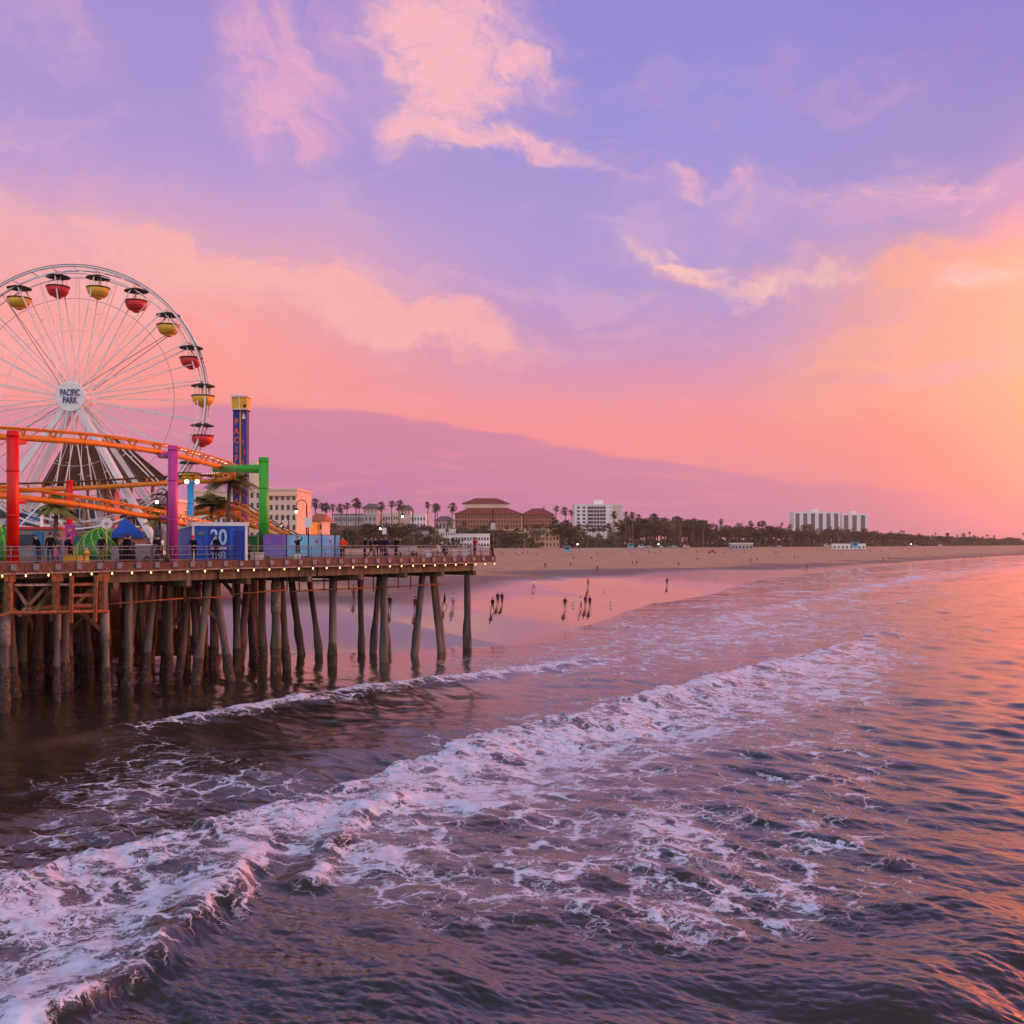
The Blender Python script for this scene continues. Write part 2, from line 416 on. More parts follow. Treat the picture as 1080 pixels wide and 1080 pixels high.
def sand_z(X, Y):
    X = np.asarray(X, float); Y = np.asarray(Y, float)
    ds, ss, _ = poly_dist(X, Y, SHORE); dp, sp, _ = poly_dist(X, Y, PROM); dw, sw, _ = poly_dist(X, Y, SWASH)
    r = ds/(ds+dp+1e-6)
    zs = shore_z(Y); z_dry = zs+(7.02-zs)*r
    z_wet = zs*(dw/(dw+ds+1e-6))**1.12
    z_sea = -.03-np.minimum(dw*.018, 3.0)
    z_up = 7.02+np.minimum(dp*.004, 1.5)
    z = np.where(ss > 0, z_dry, np.where(sw > 0, z_wet, z_sea))
    z = np.where((sp > 0), z_up, z)
    return z
def on_sand(px, py):
    d = np.geomspace(50, 3000, 3000); X = (px-540)/F*d
    zr = EYE-(py-HZ)/F*d; zs = np.maximum(sand_z(X, d), 0)
    i = int(np.argmax(zr <= zs)) if (zr <= zs).any() else len(d)-1
    return Vector((X[i], d[i], float(zs[i])))
def ground(x, y): return float(sand_z(x, y))

def polar(az, rad):
    A, R = np.meshgrid(az, rad); X = R*np.sin(A); Y = R*np.cos(A)
    return X, Y
def sheet(name, X, Y, Z, mask, mats, attrs):
    nr, nc = X.shape
    idx = np.arange(nr*nc).reshape(nr, nc)
    a, b, c, d = idx[:-1, :-1], idx[:-1, 1:], idx[1:, 1:], idx[1:, :-1]
    q = np.stack([a, b, c, d], -1).reshape(-1, 4)[:, ::-1]
    if mask is not None:
        k = (mask[:-1, :-1] | mask[1:, 1:]).reshape(-1); q = q[k]
    used = np.unique(q); remap = np.full(nr*nc, -1); remap[used] = np.arange(len(used)); q = remap[q]
    co = np.stack([X, Y, Z], -1).reshape(-1, 3)[used]
    me = bpy.data.meshes.new(name)
    me.vertices.add(len(co)); me.vertices.foreach_set('co', co.astype(np.float32).ravel())
    me.loops.add(q.size); me.loops.foreach_set('vertex_index', q.astype(np.int32).ravel())
    me.polygons.add(len(q)); me.polygons.foreach_set('loop_start', np.arange(0, q.size, 4, dtype=np.int32))
    me.polygons.foreach_set('use_smooth', np.ones(len(q), dtype=bool))
    me.update(calc_edges=True); me.validate()
    for k, v in attrs.items():
        at_ = me.attributes.new(k, 'FLOAT', 'POINT'); at_.data.foreach_set('value', v.reshape(-1)[used].astype(np.float32))
    me.materials.append(mats)
    return tag(link(name, me), kind='structure')

R_ = math.radians
az = np.concatenate([np.linspace(-PI, R_(-42), 60)[:-1], np.linspace(R_(-42), R_(42), 640), np.linspace(R_(42), PI, 60)[1:]])
rad = np.concatenate([np.geomspace(6, 60, 40)[:-1], np.geomspace(60, 1300, 420)[:-1], np.geomspace(1300, 14000, 50)])
X, Y = polar(az, rad); Z = sand_z(X, Y)
dsh, ssh, _ = poly_dist(X, Y, SHORE); dwh, swh, _ = poly_dist(X, Y, SWASH); dpr, spr, _ = poly_dist(X, Y, PROM)
sgn = dsh*ssh
wet = 1-sstep(5.0, 20.0, sgn+fbm(X/45, Y/45, 3, 3)*26)
mirror = 1-sstep(-12.0, -1.0, sgn+np.abs(fbm(X/40, Y/40, 3, 9))*14*sstep(120, 420, Y))
mirror = mirror*(1-.35*sstep(205, 280, Y))
dryb = sstep(0, 1, (sgn > 0)*(spr < 0)*1.0)
Z = Z+dryb*fbm(X/14, Y/14, 4, 4)*.16*sstep(5, 30, sgn)
road = sstep(0, 6, dpr*spr)
# -- sand material
m, nt, b = newmat('beach_sand'); N, L = nt.nodes, nt.links
def N_(t, **k):
    n = N.new(t)
    for a_, b_ in k.items(): setattr(n, a_, b_)
    return n
def attr(nm):
    n = N.new('ShaderNodeAttribute'); n.attribute_name = nm; return n.outputs['Fac']
tc = N_('ShaderNodeTexCoord')
def nz(scale, detail=6, rough=.6, sc=(1,1,1)):
    mp = N_('ShaderNodeMapping'); mp.inputs['Scale'].default_value = sc; L.new(tc.outputs['Object'], mp.inputs[0])
    n = N_('ShaderNodeTexNoise'); n.inputs['Scale'].default_value = scale; n.inputs['Detail'].default_value = detail
    n.inputs['Roughness'].default_value = rough; L.new(mp.outputs[0], n.inputs['Vector']); return n.outputs[0]
def rmp(x, lo, hi, a=0., b_=1.):
    r = N_('ShaderNodeMapRange'); r.interpolation_type = 'SMOOTHSTEP'; L.new(x, r.inputs[0])
    r.inputs[1].default_value = lo; r.inputs[2].default_value = hi; r.inputs[3].default_value = a; r.inputs[4].default_value = b_
    return r.outputs[0]
def mixn(f, a_, c_):
    x = N_('ShaderNodeMix', data_type='RGBA')
    for i, q in ((0, f), (6, a_), (7, c_)):
        if hasattr(q, 'links'): L.new(q, x.inputs[i])
        else: x.inputs[i].default_value = (*q, 1) if hasattr(q, '__len__') else q
    return x.outputs[2]
def mt(op, a_, b_=None, clamp=False):
    x = N_('ShaderNodeMath', operation=op, use_clamp=clamp)
    for i, q in enumerate((a_, b_)):
        if q is None: continue
        if hasattr(q, 'links'): L.new(q, x.inputs[i])
        else: x.inputs[i].default_value = q
    return x.outputs[0]
dry = mixn(rmp(nz(.12, 7, .7), .35, .7), (.40,.275,.205), (.29,.20,.15))
dry = mixn(mt('MULTIPLY', rmp(nz(.35, 7, .78, (.4, 1, 1)), .48, .70), .75), dry, (.20,.135,.105))
wetc = mixn(rmp(nz(.05, 5, .6), .35, .65), (.085,.06,.05), (.12,.085,.072))
col = mixn(attr('wet'), dry, wetc)
grass = mixn(rmp(nz(.04, 5), .4, .6), (.05,.062,.025), (.09,.085,.075))
col = mixn(attr('land'), col, grass)
L.new(col, b.inputs['Base Color'])
mir = mt('MULTIPLY', attr('mirror'), rmp(nz(.03, 6, .65, (1, .5, 1)), .28, .40, .55, 1.0))
rg = N_('ShaderNodeMapRange'); L.new(mir, rg.inputs[0]); rg.inputs[3].default_value = .46; rg.inputs[4].default_value = .03
dr_ = N_('ShaderNodeMapRange'); L.new(attr('wet'), dr_.inputs[0]); dr_.inputs[3].default_value = .45; dr_.inputs[4].default_value = 0.0
L.new(mt('ADD', rg.outputs[0], dr_.outputs[0]), b.inputs['Roughness'])
sp_ = N_('ShaderNodeMapRange'); L.new(mir, sp_.inputs[0]); sp_.inputs[3].default_value = .15; sp_.inputs[4].default_value = .8
L.new(sp_.outputs[0], b.inputs['Specular IOR Level'])
bp = N_('ShaderNodeBump'); bp.inputs['Distance'].default_value = .12
L.new(nz(1.3, 6, .7), bp.inputs['Height'])
bs = N_('ShaderNodeMapRange'); L.new(attr('wet'), bs.inputs[0]); bs.inputs[3].default_value = .9; bs.inputs[4].default_value = .0
L.new(bs.outputs[0], bp.inputs['Strength']); L.new(bp.outputs[0], b.inputs['Normal'])
SAND = m
sheet('sand', X, Y, Z, (Z > -2.9) | (Y < 90), SAND, {'wet': wet, 'mirror': mirror, 'land': road})

# ------------------------------------------------------------------ sea
def px2w(pts): return [tuple(on_z(x, y)[:2]) for x, y in pts]
W1 = px2w([(-160,800),(0,792),(100,777),(170,765),(270,748),(360,732),(480,716),(560,705),(620,697),(690,683)])
W2 = px2w([(-260,1010),(-120,985),(0,955),(60,932),(150,905),(220,885),(290,865),(380,835),(430,812),(500,790),(560,775),(620,762),(680,742),(740,728),(800,708),(850,697),(900,682),(945,665)])
W3 = px2w([(-60,1110),(60,1075),(130,1040),(190,990),(245,945),(285,890)])
W4 = px2w([(330,945),(345,905),(385,865),(440,838)])
W5 = px2w([(900,1110),(985,1050),(1080,1003),(1200,970)])
W6 = px2w([(700,668),(780,648),(850,634),(900,622),(960,609),(1080,598),(1200,592)])
W7 = px2w([(780,655),(900,606+22),(1000,610),(1120,603)])
XS = [0,60,120,180,240,300,360,420,480,540,600,660,720,780,840,900,960,1020,1080]
FM = """590:0000000000000000133
600:0000000000000001454
608:0000000000000123641
616:0000000000000123532
625:0000000000001246410
640:0000000000012566300
655:0000000000035764100
670:0000000000146664200
685:0000000001344437200
700:0000000023443377300
715:0000000021223797100
730:0000001000218985000
750:0000000000399742100
770:0000000017996322000
790:0012100089964333100
810:0023221699742222100
830:0234436998532222100
850:0244369884233322100
870:0333699852444322100
890:3335887543444332100
910:5478766544454443200
930:6788854444444444300
950:8888722333444443200
970:7887511122234432100
990:7778300000123310000
1010:7776000000001000000
1030:7782000000000000000
1050:7851000000000000000
1085:7630000000000000000"""
ys = []; gm = []
for ln in FM.split('\n'):
    a_, c_ = ln.split(':'); ys.append(float(a_)); gm.append([int(q)/9 for q in c_])
gm = np.array(gm); ys = np.array(ys)
def foam_map(X, Y):
    Yc = np.maximum(Y, 5.); U = np.clip(540+F*X/Yc, -40, 1120); V = np.clip(HZ+EYE*F/Yc, 586, 1084)
    w1 = fbm(X/7, Y/7, 3, 21); U = U+w1*36*np.clip((V-600)/200, .1, 1.2); V = V+fbm(X/7, Y/7, 3, 22)*12*np.clip((V-600)/200, .1, 1.2)
    ui = np.clip(np.interp(U, XS, np.arange(19)), 0, 17.999); vi = np.clip(np.interp(V, ys, np.arange(len(ys))), 0, len(ys)-1.001)
    i, j = vi.astype(int), ui.astype(int); f, g = vi-i, ui-j
    f = f*f*(3-2*f); g = g*g*(3-2*g)
    v = (gm[i, j]*(1-g)+gm[i, j+1]*g)*(1-f)+(gm[i+1, j]*(1-g)+gm[i+1, j+1]*g)*f
    v = np.minimum(v, .50+.45*(v-.50))
    return v*(Y > 8)*sstep(-.9, -.62, X/Yc)
az = np.concatenate([np.linspace(-PI, R_(-33), 70)[:-1], np.linspace(R_(-33), R_(33), SEA_COLS), np.linspace(R_(33), PI, 70)[1:]])
rad = [2., 5., 9., 13., 16.]; r = 18.0
while r < 1300:
    rad.append(r); r += min(max(r*r/10692*.85, .03), .42+.0042*r)*SEA_STEP
rad = np.array(rad+list(np.geomspace(1310, 30000, 30)))
X, Y = polar(az, rad); RR_ = np.hypot(X, Y)
dr = np.gradient(rad)[:, None]*np.ones_like(X); gr = np.maximum(dr, RR_*(R_(66)/SEA_COLS))
Z = np.zeros_like(X); rg_ = np.random.default_rng(8)
depthf = sstep(0, 30, dpr[0, 0] if False else 0)
dsw, ssw, _ = poly_dist(X, Y, SWASH); off = -dsw*ssw
shal = sstep(-2, 45, off)*.8+.2*sstep(-2, 6, off)
shal = np.where(off > 0, shal, 0)
calm = 1-.55*np.exp(-((X+28)**2/18**2+(Y-45)**2/22**2))
for k in range(96):
    lam = .22*(26/.22)**(rg_.random()**1.15)
    th = R_(45)+rg_.normal(0, R_(30 if lam < 6 else 18)) if lam < 7 else R_(145)+rg_.normal(0, R_(12))
    amp = .0078*lam**.92*(.6+.8*rg_.random())*(1.0 if lam < 7 else .45)
    kx, ky = math.cos(th)*2*PI/lam, math.sin(th)*2*PI/lam
    ph = kx*X+ky*Y+rg_.random()*6.283+1.2*perlin(X/(lam*4), Y/(lam*4), 40+k % 7)
    fade = np.clip((lam/gr-2.2)/2.5, 0, 1)
    s = np.sin(ph); Z += amp*fade*(s+.28*np.cos(2*ph)*1.0)
patch = .65+.7*np.clip(.5+fbm(X/11, Y/11, 3, 70)*1.1, 0, 1)
Z *= shal*calm*patch*WAVE_GAIN
foam = foam_map(X, Y)
def ridge(pts, h, wf, wb, endf=6, tex=.0, seaward=-1):
    """a wave: steep on the shore side (wf), long on the sea side (wb)"""
    d, s, p = poly_dist(X, Y, pts); tot = sum(math.dist(a_, c_) for a_, c_ in zip(pts[:-1], pts[1:]))
    wob = fbm(X/2.2, Y/2.2, 3, 31)*.5*min(1, wf)
    q = d*s+wob
    prof = np.where(q > 0, np.exp(-(q/wf)**2), np.exp(-(q/wb)**2))
    env = sstep(0, endf, p)*sstep(0, endf*2, tot-p)
    hh = h*prof*env*(1+.35*fbm(X/4, Y/4, 2, 33))
    return hh, q, env, prof, p, tot
hh, q, env, prof, p, tot = ridge(W2, .70, .5, 2.8, 5)
Z += hh
Z += .10*np.exp(-(q/.8)**2)*env*fbm(X/.5, Y/.5, 3, 95)*np.clip((.5/gr-1)/2, 0, 1)
turb = np.clip(foam*1.25-.25, 0, 1)*sstep(.02, .5, prof)
crest2 = np.exp(-np.clip(-q, 0, 99)**2/2.4**2)*(q < .5)*env
foam = np.maximum(foam, crest2*(.46+.40*np.clip(.5+fbm(X/1.6, Y/1.6, 3, 91)*1.3, 0, 1)))
foam *= 1-.9*sstep(.35, .9, q)*np.exp(-np.clip(q, 0, 99)/5)*env          # smooth dark water just ahead of the breaker
W1P = math.dist(W1[0], W1[1])+math.dist(W1[1], W1[2])
h1, q1, e1, p1, pp, tt = ridge(W1, .38, .35, 1.7, 9)
Z += h1; foam = np.maximum(foam, e1*sstep(W1P-2, W1P+9, pp)*np.where(q1 < .25, np.exp(-(q1/(1.0+.8*np.clip(.5+fbm(X/3, Y/3, 2, 77)*1.4, 0, 1)))**2), np.exp(-(q1/.25)**2))*.95)
h3, q3, e3, p3, _, _ = ridge(W3, .5, 1.6, .55, 2); Z += h3
foam = np.maximum(foam*(1-.85*sstep(.15, .7, -q3)*np.exp(-np.clip(-q3, 0, 99)/3.0)*e3), e3*np.exp(-(q3/.35)**2)*.8)
h4, q4, e4, p4, _, _ = ridge(W4, .3, .8, .4, 1.2); Z += h4; foam = np.maximum(foam, e4*np.exp(-(q4/.3)**2)*.8)
h5, q5, e5, p5, _, _ = ridge(W5, .50, 3.2, 2.0, 2.5); Z += h5
h6, q6, e6, p6, _, _ = ridge(W6, .45, .8, 5, 30); Z += h6
# boiling foam relief
relief = .05*fbm(X/.45, Y/.45, 3, 51)*np.clip((.45/gr-1)/2, 0, 1)+.07*fbm(X/1.3, Y/1.3, 3, 52)*np.clip((1.3/gr-1)/2, 0, 1)
Z += relief*np.clip(foam*1.3-.35, 0, 1)*(.6+1.2*crest2)
# thin foam fringes and lobes where spent waves run up the sand
lobes = fbm(X/16, Y/16, 4, 61)
Z = np.where(off < 60, Z+.07*lobes*sstep(60, 0, off)+.0, Z)
LINES = np.zeros_like(foam)
for lv, ww in ((3, .8), (11, .8), (22, 1.0), (36, 1.2)):
    g_ = off+lobes*18-lv
    LINES = np.maximum(LINES, .9*np.exp(-(g_/(ww*(.6+Y/210)))**2)*(Y > 85)*sstep(70, 130, Y)*np.clip(.5+fbm(X/9, Y/9, 2, 88)*2.4, 0, 1))
fringe = np.exp(-((off+lobes*9+1.0)/1.2)**2)*(Y > 80)
foam = np.clip(foam, 0, 1)*(1-.74*sstep(80, 200, RR_))
foam = np.maximum(foam, np.maximum(LINES, e6*.75*np.exp(-((q6+1.5)/4.5)**2)*np.clip(.6+fbm(X/8, Y/8, 2, 99)*1.5, .2, 1)))

m, nt, b = newmat('sea_water'); N, L = nt.nodes, nt.links
tc = N_('ShaderNodeTexCoord')
fa = attr('foam')
# bend the coordinates, then overlay two cell networks: thick foam closes them, thin foam leaves threads
wn = N_('ShaderNodeTexNoise'); wn.inputs['Scale'].default_value = .8; wn.inputs['Detail'].default_value = 5; wn.inputs['Roughness'].default_value = .6
L.new(tc.outputs['Object'], wn.inputs['Vector'])
w_ = N_('ShaderNodeVectorMath', operation='SUBTRACT'); L.new(wn.outputs[1], w_.inputs[0]); w_.inputs[1].default_value = (.5, .5, .5)
w2_ = N_('ShaderNodeVectorMath', operation='SCALE'); L.new(w_.outputs[0], w2_.inputs[0]); w2_.inputs['Scale'].default_value = 2.1
w3_ = N_('ShaderNodeVectorMath', operation='ADD'); L.new(tc.outputs['Object'], w3_.inputs[0]); L.new(w2_.outputs[0], w3_.inputs[1])
def vor(scale, sc):
    mp = N_('ShaderNodeMapping'); mp.inputs['Rotation'].default_value = (0, 0, R_(-46)); L.new(w3_.outputs[0], mp.inputs[0])
    mp2 = N_('ShaderNodeMapping'); mp2.inputs['Scale'].default_value = (*sc, .0); L.new(mp.outputs[0], mp2.inputs[0])
    v = N_('ShaderNodeTexVoronoi'); v.feature = 'DISTANCE_TO_EDGE'; v.inputs['Scale'].default_value = scale
    v.voronoi_dimensions = '2D'; L.new(mp2.outputs[0], v.inputs['Vector']); return v.outputs['Distance']
v1 = vor(.72, (1, .55)); v2 = vor(2.1, (1, .6)); v3 = vor(5.5, (1, .7))
n1 = nz(.55, 5, .65); n2 = nz(6, 4, .7)
th = mt('MULTIPLY', fa, rmp(n1, .3, .7, .38, 1.36))
th = mt('MULTIPLY', th, rmp(nz(.16, 4, .6), .32, .62, .75, 1.25))
def ridge_n(scale, sc, detail=3, dist=1.2):
    mp = N_('ShaderNodeMapping'); mp.inputs['Rotation'].default_value = (0, 0, R_(-38)); L.new(w3_.outputs[0], mp.inputs[0])
    mp2 = N_('ShaderNodeMapping'); mp2.inputs['Scale'].default_value = (*sc, .0); L.new(mp.outputs[0], mp2.inputs[0])
    n = N_('ShaderNodeTexNoise'); n.noise_dimensions = '2D'; n.inputs['Scale'].default_value = scale; n.inputs['Detail'].default_value = detail
    n.inputs['Roughness'].default_value = .55; n.inputs['Distortion'].default_value = dist; L.new(mp2.outputs[0], n.inputs['Vector'])
    return mt('ABSOLUTE', mt('SUBTRACT', n.outputs[0], .5))
ra = mt('SUBTRACT', mt('MULTIPLY', th, .058), ridge_n(.42, (.45, 1.0), 2, .6))
rb = mt('SUBTRACT', mt('MULTIPLY', mt('SUBTRACT', th, .15), .060), ridge_n(1.15, (.45, 1.0), 2, .6))
rc = mt('SUBTRACT', mt('MULTIPLY', mt('SUBTRACT', th, .30), .085), ridge_n(4.2, (.6, 1.0), 2, .8))
rdg = mt('MULTIPLY', mt('MAXIMUM', mt('MAXIMUM', ra, rb), rc), 2.6)
lace = mt('SUBTRACT', mt('MULTIPLY', mt('MULTIPLY', th, rmp(nz(.42, 3, .5), .42, .6, .35, 1)), .27), v1)                 # positive on threads
lace2 = mt('SUBTRACT', mt('MULTIPLY', mt('SUBTRACT', th, .30), .26), v2)
lace3 = mt('SUBTRACT', mt('MULTIPLY', mt('SUBTRACT', th, .55), .34), v3)
ff = mt('MAXIMUM', rdg, mt('MAXIMUM', mt('MAXIMUM', lace, lace2), lace3))
ff = mt('ADD', ff, mt('MULTIPLY', mt('SUBTRACT', n2, .5), .06))
fm = rmp(ff, -.012, .055)
fm = mt('MULTIPLY', fm, rmp(fa, .05, .16))
veil = mt('MULTIPLY', rmp(th, .25, .9, 0, .20), rmp(n2, .3, .65))
fm = mt('MULTIPLY', mt('MAXIMUM', fm, veil), rmp(nz(2.2, 6, .72), .25, .62, .45, 1.0))
b.inputs['Base Color'].default_value = (*SEA_COL, 1)
wb_ = mixn(rmp(nz(.05, 4), .35, .65), SEA_COL, SEA_COL2)
L.new(wb_, b.inputs['Base Color'])
b.inputs['Roughness'].default_value = .045; b.inputs['IOR'].default_value = 1.60; b.inputs['Specular IOR Level'].default_value = .75
def nzr(scale, detail, rough, sc):
    mp = N_('ShaderNodeMapping'); mp.inputs['Rotation'].default_value = (0, 0, R_(40)); L.new(tc.outputs['Object'], mp.inputs[0])
    mp2 = N_('ShaderNodeMapping'); mp2.inputs['Scale'].default_value = sc; L.new(mp.outputs[0], mp2.inputs[0])
    n = N_('ShaderNodeTexNoise'); n.inputs['Scale'].default_value = scale; n.inputs['Detail'].default_value = detail
    n.inputs['Roughness'].default_value = rough; n.inputs['Distortion'].default_value = .6
    L.new(mp2.outputs[0], n.inputs['Vector']); return n.outputs[0]
rp = mt('ADD', mt('MULTIPLY', nzr(1.6, 5, .6, (.35, 1, 1)), .10), mt('MULTIPLY', nzr(7, 3, .5, (.45, 1, 1)), .018))
fb = mt('ADD', rp, mt('MULTIPLY', fm, .05))
fb = mt('ADD', fb, mt('MULTIPLY', mt('MULTIPLY', fm, n2), .05))
bp = N_('ShaderNodeBump'); bp.inputs['Strength'].default_value = .8; bp.inputs['Distance'].default_value = 1.0
cal = N_('ShaderNodeMapRange'); L.new(attr('shal'), cal.inputs[0]); cal.inputs[3].default_value = .12; cal.inputs[4].default_value = BUMP_MAX
L.new(cal.outputs[0], bp.inputs['Strength'])
L.new(fb, bp.inputs['Height']); L.new(bp.outputs[0], b.inputs['Normal'])
fo = N_('ShaderNodeBsdfPrincipled'); fo.inputs['Roughness'].default_value = .55
fo.inputs['Base Color'].default_value = (*FOAM_COL, 1)
L.new(bp.outputs[0], fo.inputs['Normal'])
ms = N_('ShaderNodeMixShader'); L.new(fm, ms.inputs[0]); L.new(b.outputs[0], ms.inputs[1]); L.new(fo.outputs[0], ms.inputs[2])
L.new(ms.outputs[0], nt.nodes['Material Output'].inputs[0])
sheet('sea', X, Y, Z, off > -60, m, {'foam': foam, 'shal': np.clip(shal, 0, 1)})
# ================================================================== the pier
M_DECK = mat('deck_planks', (.14,.09,.07), .8, var=.35, scale=4, bump=.3)
M_FASC = mat('fascia_wood', (.12,.052,.040), .75, var=.45, scale=5, bump=.3, dirt=(.10,.06,.05))
M_BEAM = mat('weathered_beam', (.135,.105,.065), .85, var=.5, scale=2.2, bump=.4, dirt=(.055,.045,.035), streak=True)
M_PILE = mat('weathered_pile', (.145,.122,.102), .85, var=.5, scale=2.0, bump=.5, dirt=(.07,.055,.045), streak=True)
M_MUSS = mat('mussel_crust', (.060,.042,.032), .9, var=.7, scale=9, bump=1.0, dirt=(.13,.10,.08))
M_CONC = mat('concrete_sleeve', (.28,.23,.21), .85, var=.35, scale=4, bump=.3, dirt=(.16,.11,.08))
M_RUST = mat('rusty_steel', (.24,.085,.035), .8, var=.5, scale=5, bump=.3, dirt=(.14,.06,.035))
M_GALV = mat('galvanised_steel', (.13,.17,.22), .5, .3, var=.2, scale=6)
M_BULB = mat('lit_bulb', (1,.85,.5), .4, emit=(1.0,.66,.22), es=2.6)
M_LAMP = mat('lit_globe', (1,.9,.7), .4, emit=(1.0,.80,.48), es=11)
M_POST = mat('dark_lamp_iron', (.045,.04,.04), .5, .4)
P0 = Vector((-29.2, 58.4, 0)); PU = Vector((.611, .792, 0)); PNV = Vector((-.792, .611, 0))
SEND = 45.0
def PP(s, t, z=0.0): return P0+PU*s+PNV*t+Vector((0, 0, z))
def s_of(px):
    """where the sight line of a photograph column meets the front edge"""
    k = (px-540)/F; return (k*P0.y-P0.x)/(PU.x-k*PU.y)
RZP = math.atan2(PU.y, PU.x)
pier = thing('pier', 'long wooden amusement pier on tall piles above the surf, left side of the view', 'pier', tuple(PP(0, 0)))
mb = MB(); c = [PP(-60, 0), PP(SEND, 0), PP(SEND, 80), PP(-60, 80)]
mb.add([p+Vector((0,0,DECK-.25)) for p in c]+[p+Vector((0,0,DECK)) for p in c], [(3,2,1,0),(4,5,6,7),(0,1,5,4),(1,2,6,5),(2,3,7,6),(3,0,4,7)])
c = [PP(SEND+.3, 60), PP(60, 60), PP(60, 150), PP(-60, 150), PP(-60, 80.1), PP(SEND+.3, 80.1)]  # unseen deck extension, added so its shade darkens the ground under the pier
mb.add([p+Vector((0,0,DECK-.25)) for p in c]+[p+Vector((0,0,DECK)) for p in c], [(5,4,3,2,1,0),(6,7,8,9,10,11)]+[(i,(i+1)%6,(i+1)%6+6,i+6) for i in range(6)])
part('deck', mb, M_DECK, pier)
for (a, b_) in ((( -60, -.10), (SEND+.1, -.10)), ((SEND+.10, -.0), (SEND+.10, 80))):
    n = 12 if a[0] < 0 else 14
    for i in range(n):
        p = [a[0]+(b_[0]-a[0])*i/n, a[1]+(b_[1]-a[1])*i/n]; q = [a[0]+(b_[0]-a[0])*(i+1)/n, a[1]+(b_[1]-a[1])*(i+1)/n]
        A, B = PP(*p), PP(*q); g = (B-A).normalized()*.012
        mb = MB().beam(A+g+Vector((0,0,DECK-.24)), B-g+Vector((0,0,DECK-.24)), .18, .56)
        part('fascia_board', mb, M_FASC, pier)
mb = MB(); mb.beam(PP(-60,-.16,DECK-.55), PP(SEND+.3,-.16,DECK-.55), .06, .09); part('fascia_trim', mb, M_CONC, pier)
# longitudinal stringers
for t in (.55, 3.2, 6.5, 10, 14, 19, 25):
    for s0, s1 in ((-58, -20), (-20, -2.4), (-2.2, 6.4), (6.6, 15), (15.2, 24), (24.2, 33), (33.2, 42.6)):
        mb = MB(); x = .06*random.random()
        if t < 1 and s0 < 4 and s0 > -3: mb.beam(PP(s0,t,DECK-.72), PP(s1,t,DECK-.72), .3, .30)
        else: mb.beam(PP(s0,t,DECK-.92-x), PP(s1,t,DECK-.92-x), .34, .66)
        part('stringer', mb, M_BEAM, pier)
# transverse caps
for s in (-12, -6, .6, 7.2, 12.5, 17.4, 23, 28.4, 33.4, 38.0, 42.3):
    mb = MB().beam(PP(s,-.02,DECK-1.46), PP(s,34,DECK-1.46), .36, .42); part('cap_beam', mb, M_BEAM, pier)
def pile_mb(top, bot, r, crust=2.6, n=12, big=True):
    top, bot = Vector(top), Vector(bot); mb = MB(); L = top.z-bot.z
    k = max(6, int(L/.45)) if big else 8; zc = crust+random.uniform(-.5, .5)
    pts = []; rs = []
    for i in range(k+1):
        f = i/k; p = bot.lerp(top, f); pts.append(p)
        cr = max(0, 1-max(0, p.z-.3)/zc)
        rs.append(r*(1+.05*random.uniform(-1, 1))*(1+.28*min(1, cr*1.6)*(.7+.6*random.random())))
    o = len(mb.v); mb.path(pts, rs, n, 0)
    for j in range(k):
        if (pts[j].z+pts[j+1].z)/2 < zc*.8:
            for q in range(n): mb.m[j*n+q] = 1
    for i, v in enumerate(mb.v):     # knobbly crust
        if v[2] < zc: mb.v[i] = (v[0]+random.uniform(-1,1)*.075, v[1]+random.uniform(-1,1)*.075, v[2])
    return mb
ZT = DECK-1.25
fronts = [  # column and row of the foot, column of the head, radius, sleeve
 (5,752,6,.24,'c'),(60,740,61,.17,'c'),(113,741,110,.20,'c'),(43,722,44,.15,'d'),(24,727,25,.26,''),(72,727,74,.24,''),(136,733,135.5,.26,''),(152,722,163,.25,''),
 (178,717,179,.27,''),(206,722,221,.27,''),(243,718,226,.27,''),(225,707,226,.24,''),(291,710,291,.33,'c'),(303,706,296,.27,''),(351,703,351,.30,''),
 (405,698,405,.31,'c'),(437,692,446,.29,''),(467,687,457,.30,''),(493,683,493,.31,''),(318,691,306,.30,''),(337,690,325,.25,''),(381,688,380,.26,''),(393,689,401,.26,''),(409,688,400,.26,''),
 (277,707,276,.28,''),(254,700,262,.26,''),(197,706,198,.24,''),(95,716,88,.25,''),(455+9,689,455,.22,'')]
piles = []
for bx, by, tx, r, kind in fronts:
    b0 = on_z(bx, by, 0); hz = DECK-.62 if kind in 'cd' and kind and bx < 120 else ZT
    t0 = Vector(((tx-540)/F*b0.y, b0.y, hz)); g = (b0-t0)/(t0.z)*1.4
    piles.append((b0.y, t0, b0+g, r, kind))
for s in [x*4.35-14 for x in range(14)]:
    for t in (6.2, 9.4, 12.6, 16.5, 21, 25.5, 32, 39, 47, 55, 64):
        q_ = PP(s, t)
        if s > 44 or 540+F*q_.x/q_.y > 268: continue
        ss = s+random.uniform(-.6, .6); tt = t+random.uniform(-.5, .5); ln = random.choice((-1, 0, 0, 1))*random.uniform(.6, 1.3)
        if (s > 22 and t > 40): continue
        A = PP(ss, tt, ZT); B = PP(ss+ln, tt+random.uniform(-.4,.4), -1.6); piles.append((A.y, A, B, random.uniform(.21,.29), ''))
        if ln and t < 15: C_ = PP(ss-ln, tt+.3, -1.6); piles.append((A.y+.1, PP(ss+.3,tt+.3,ZT), C_, random.uniform(.21,.27), ''))
piles.sort(key=lambda q: q[0]); rest = MB()
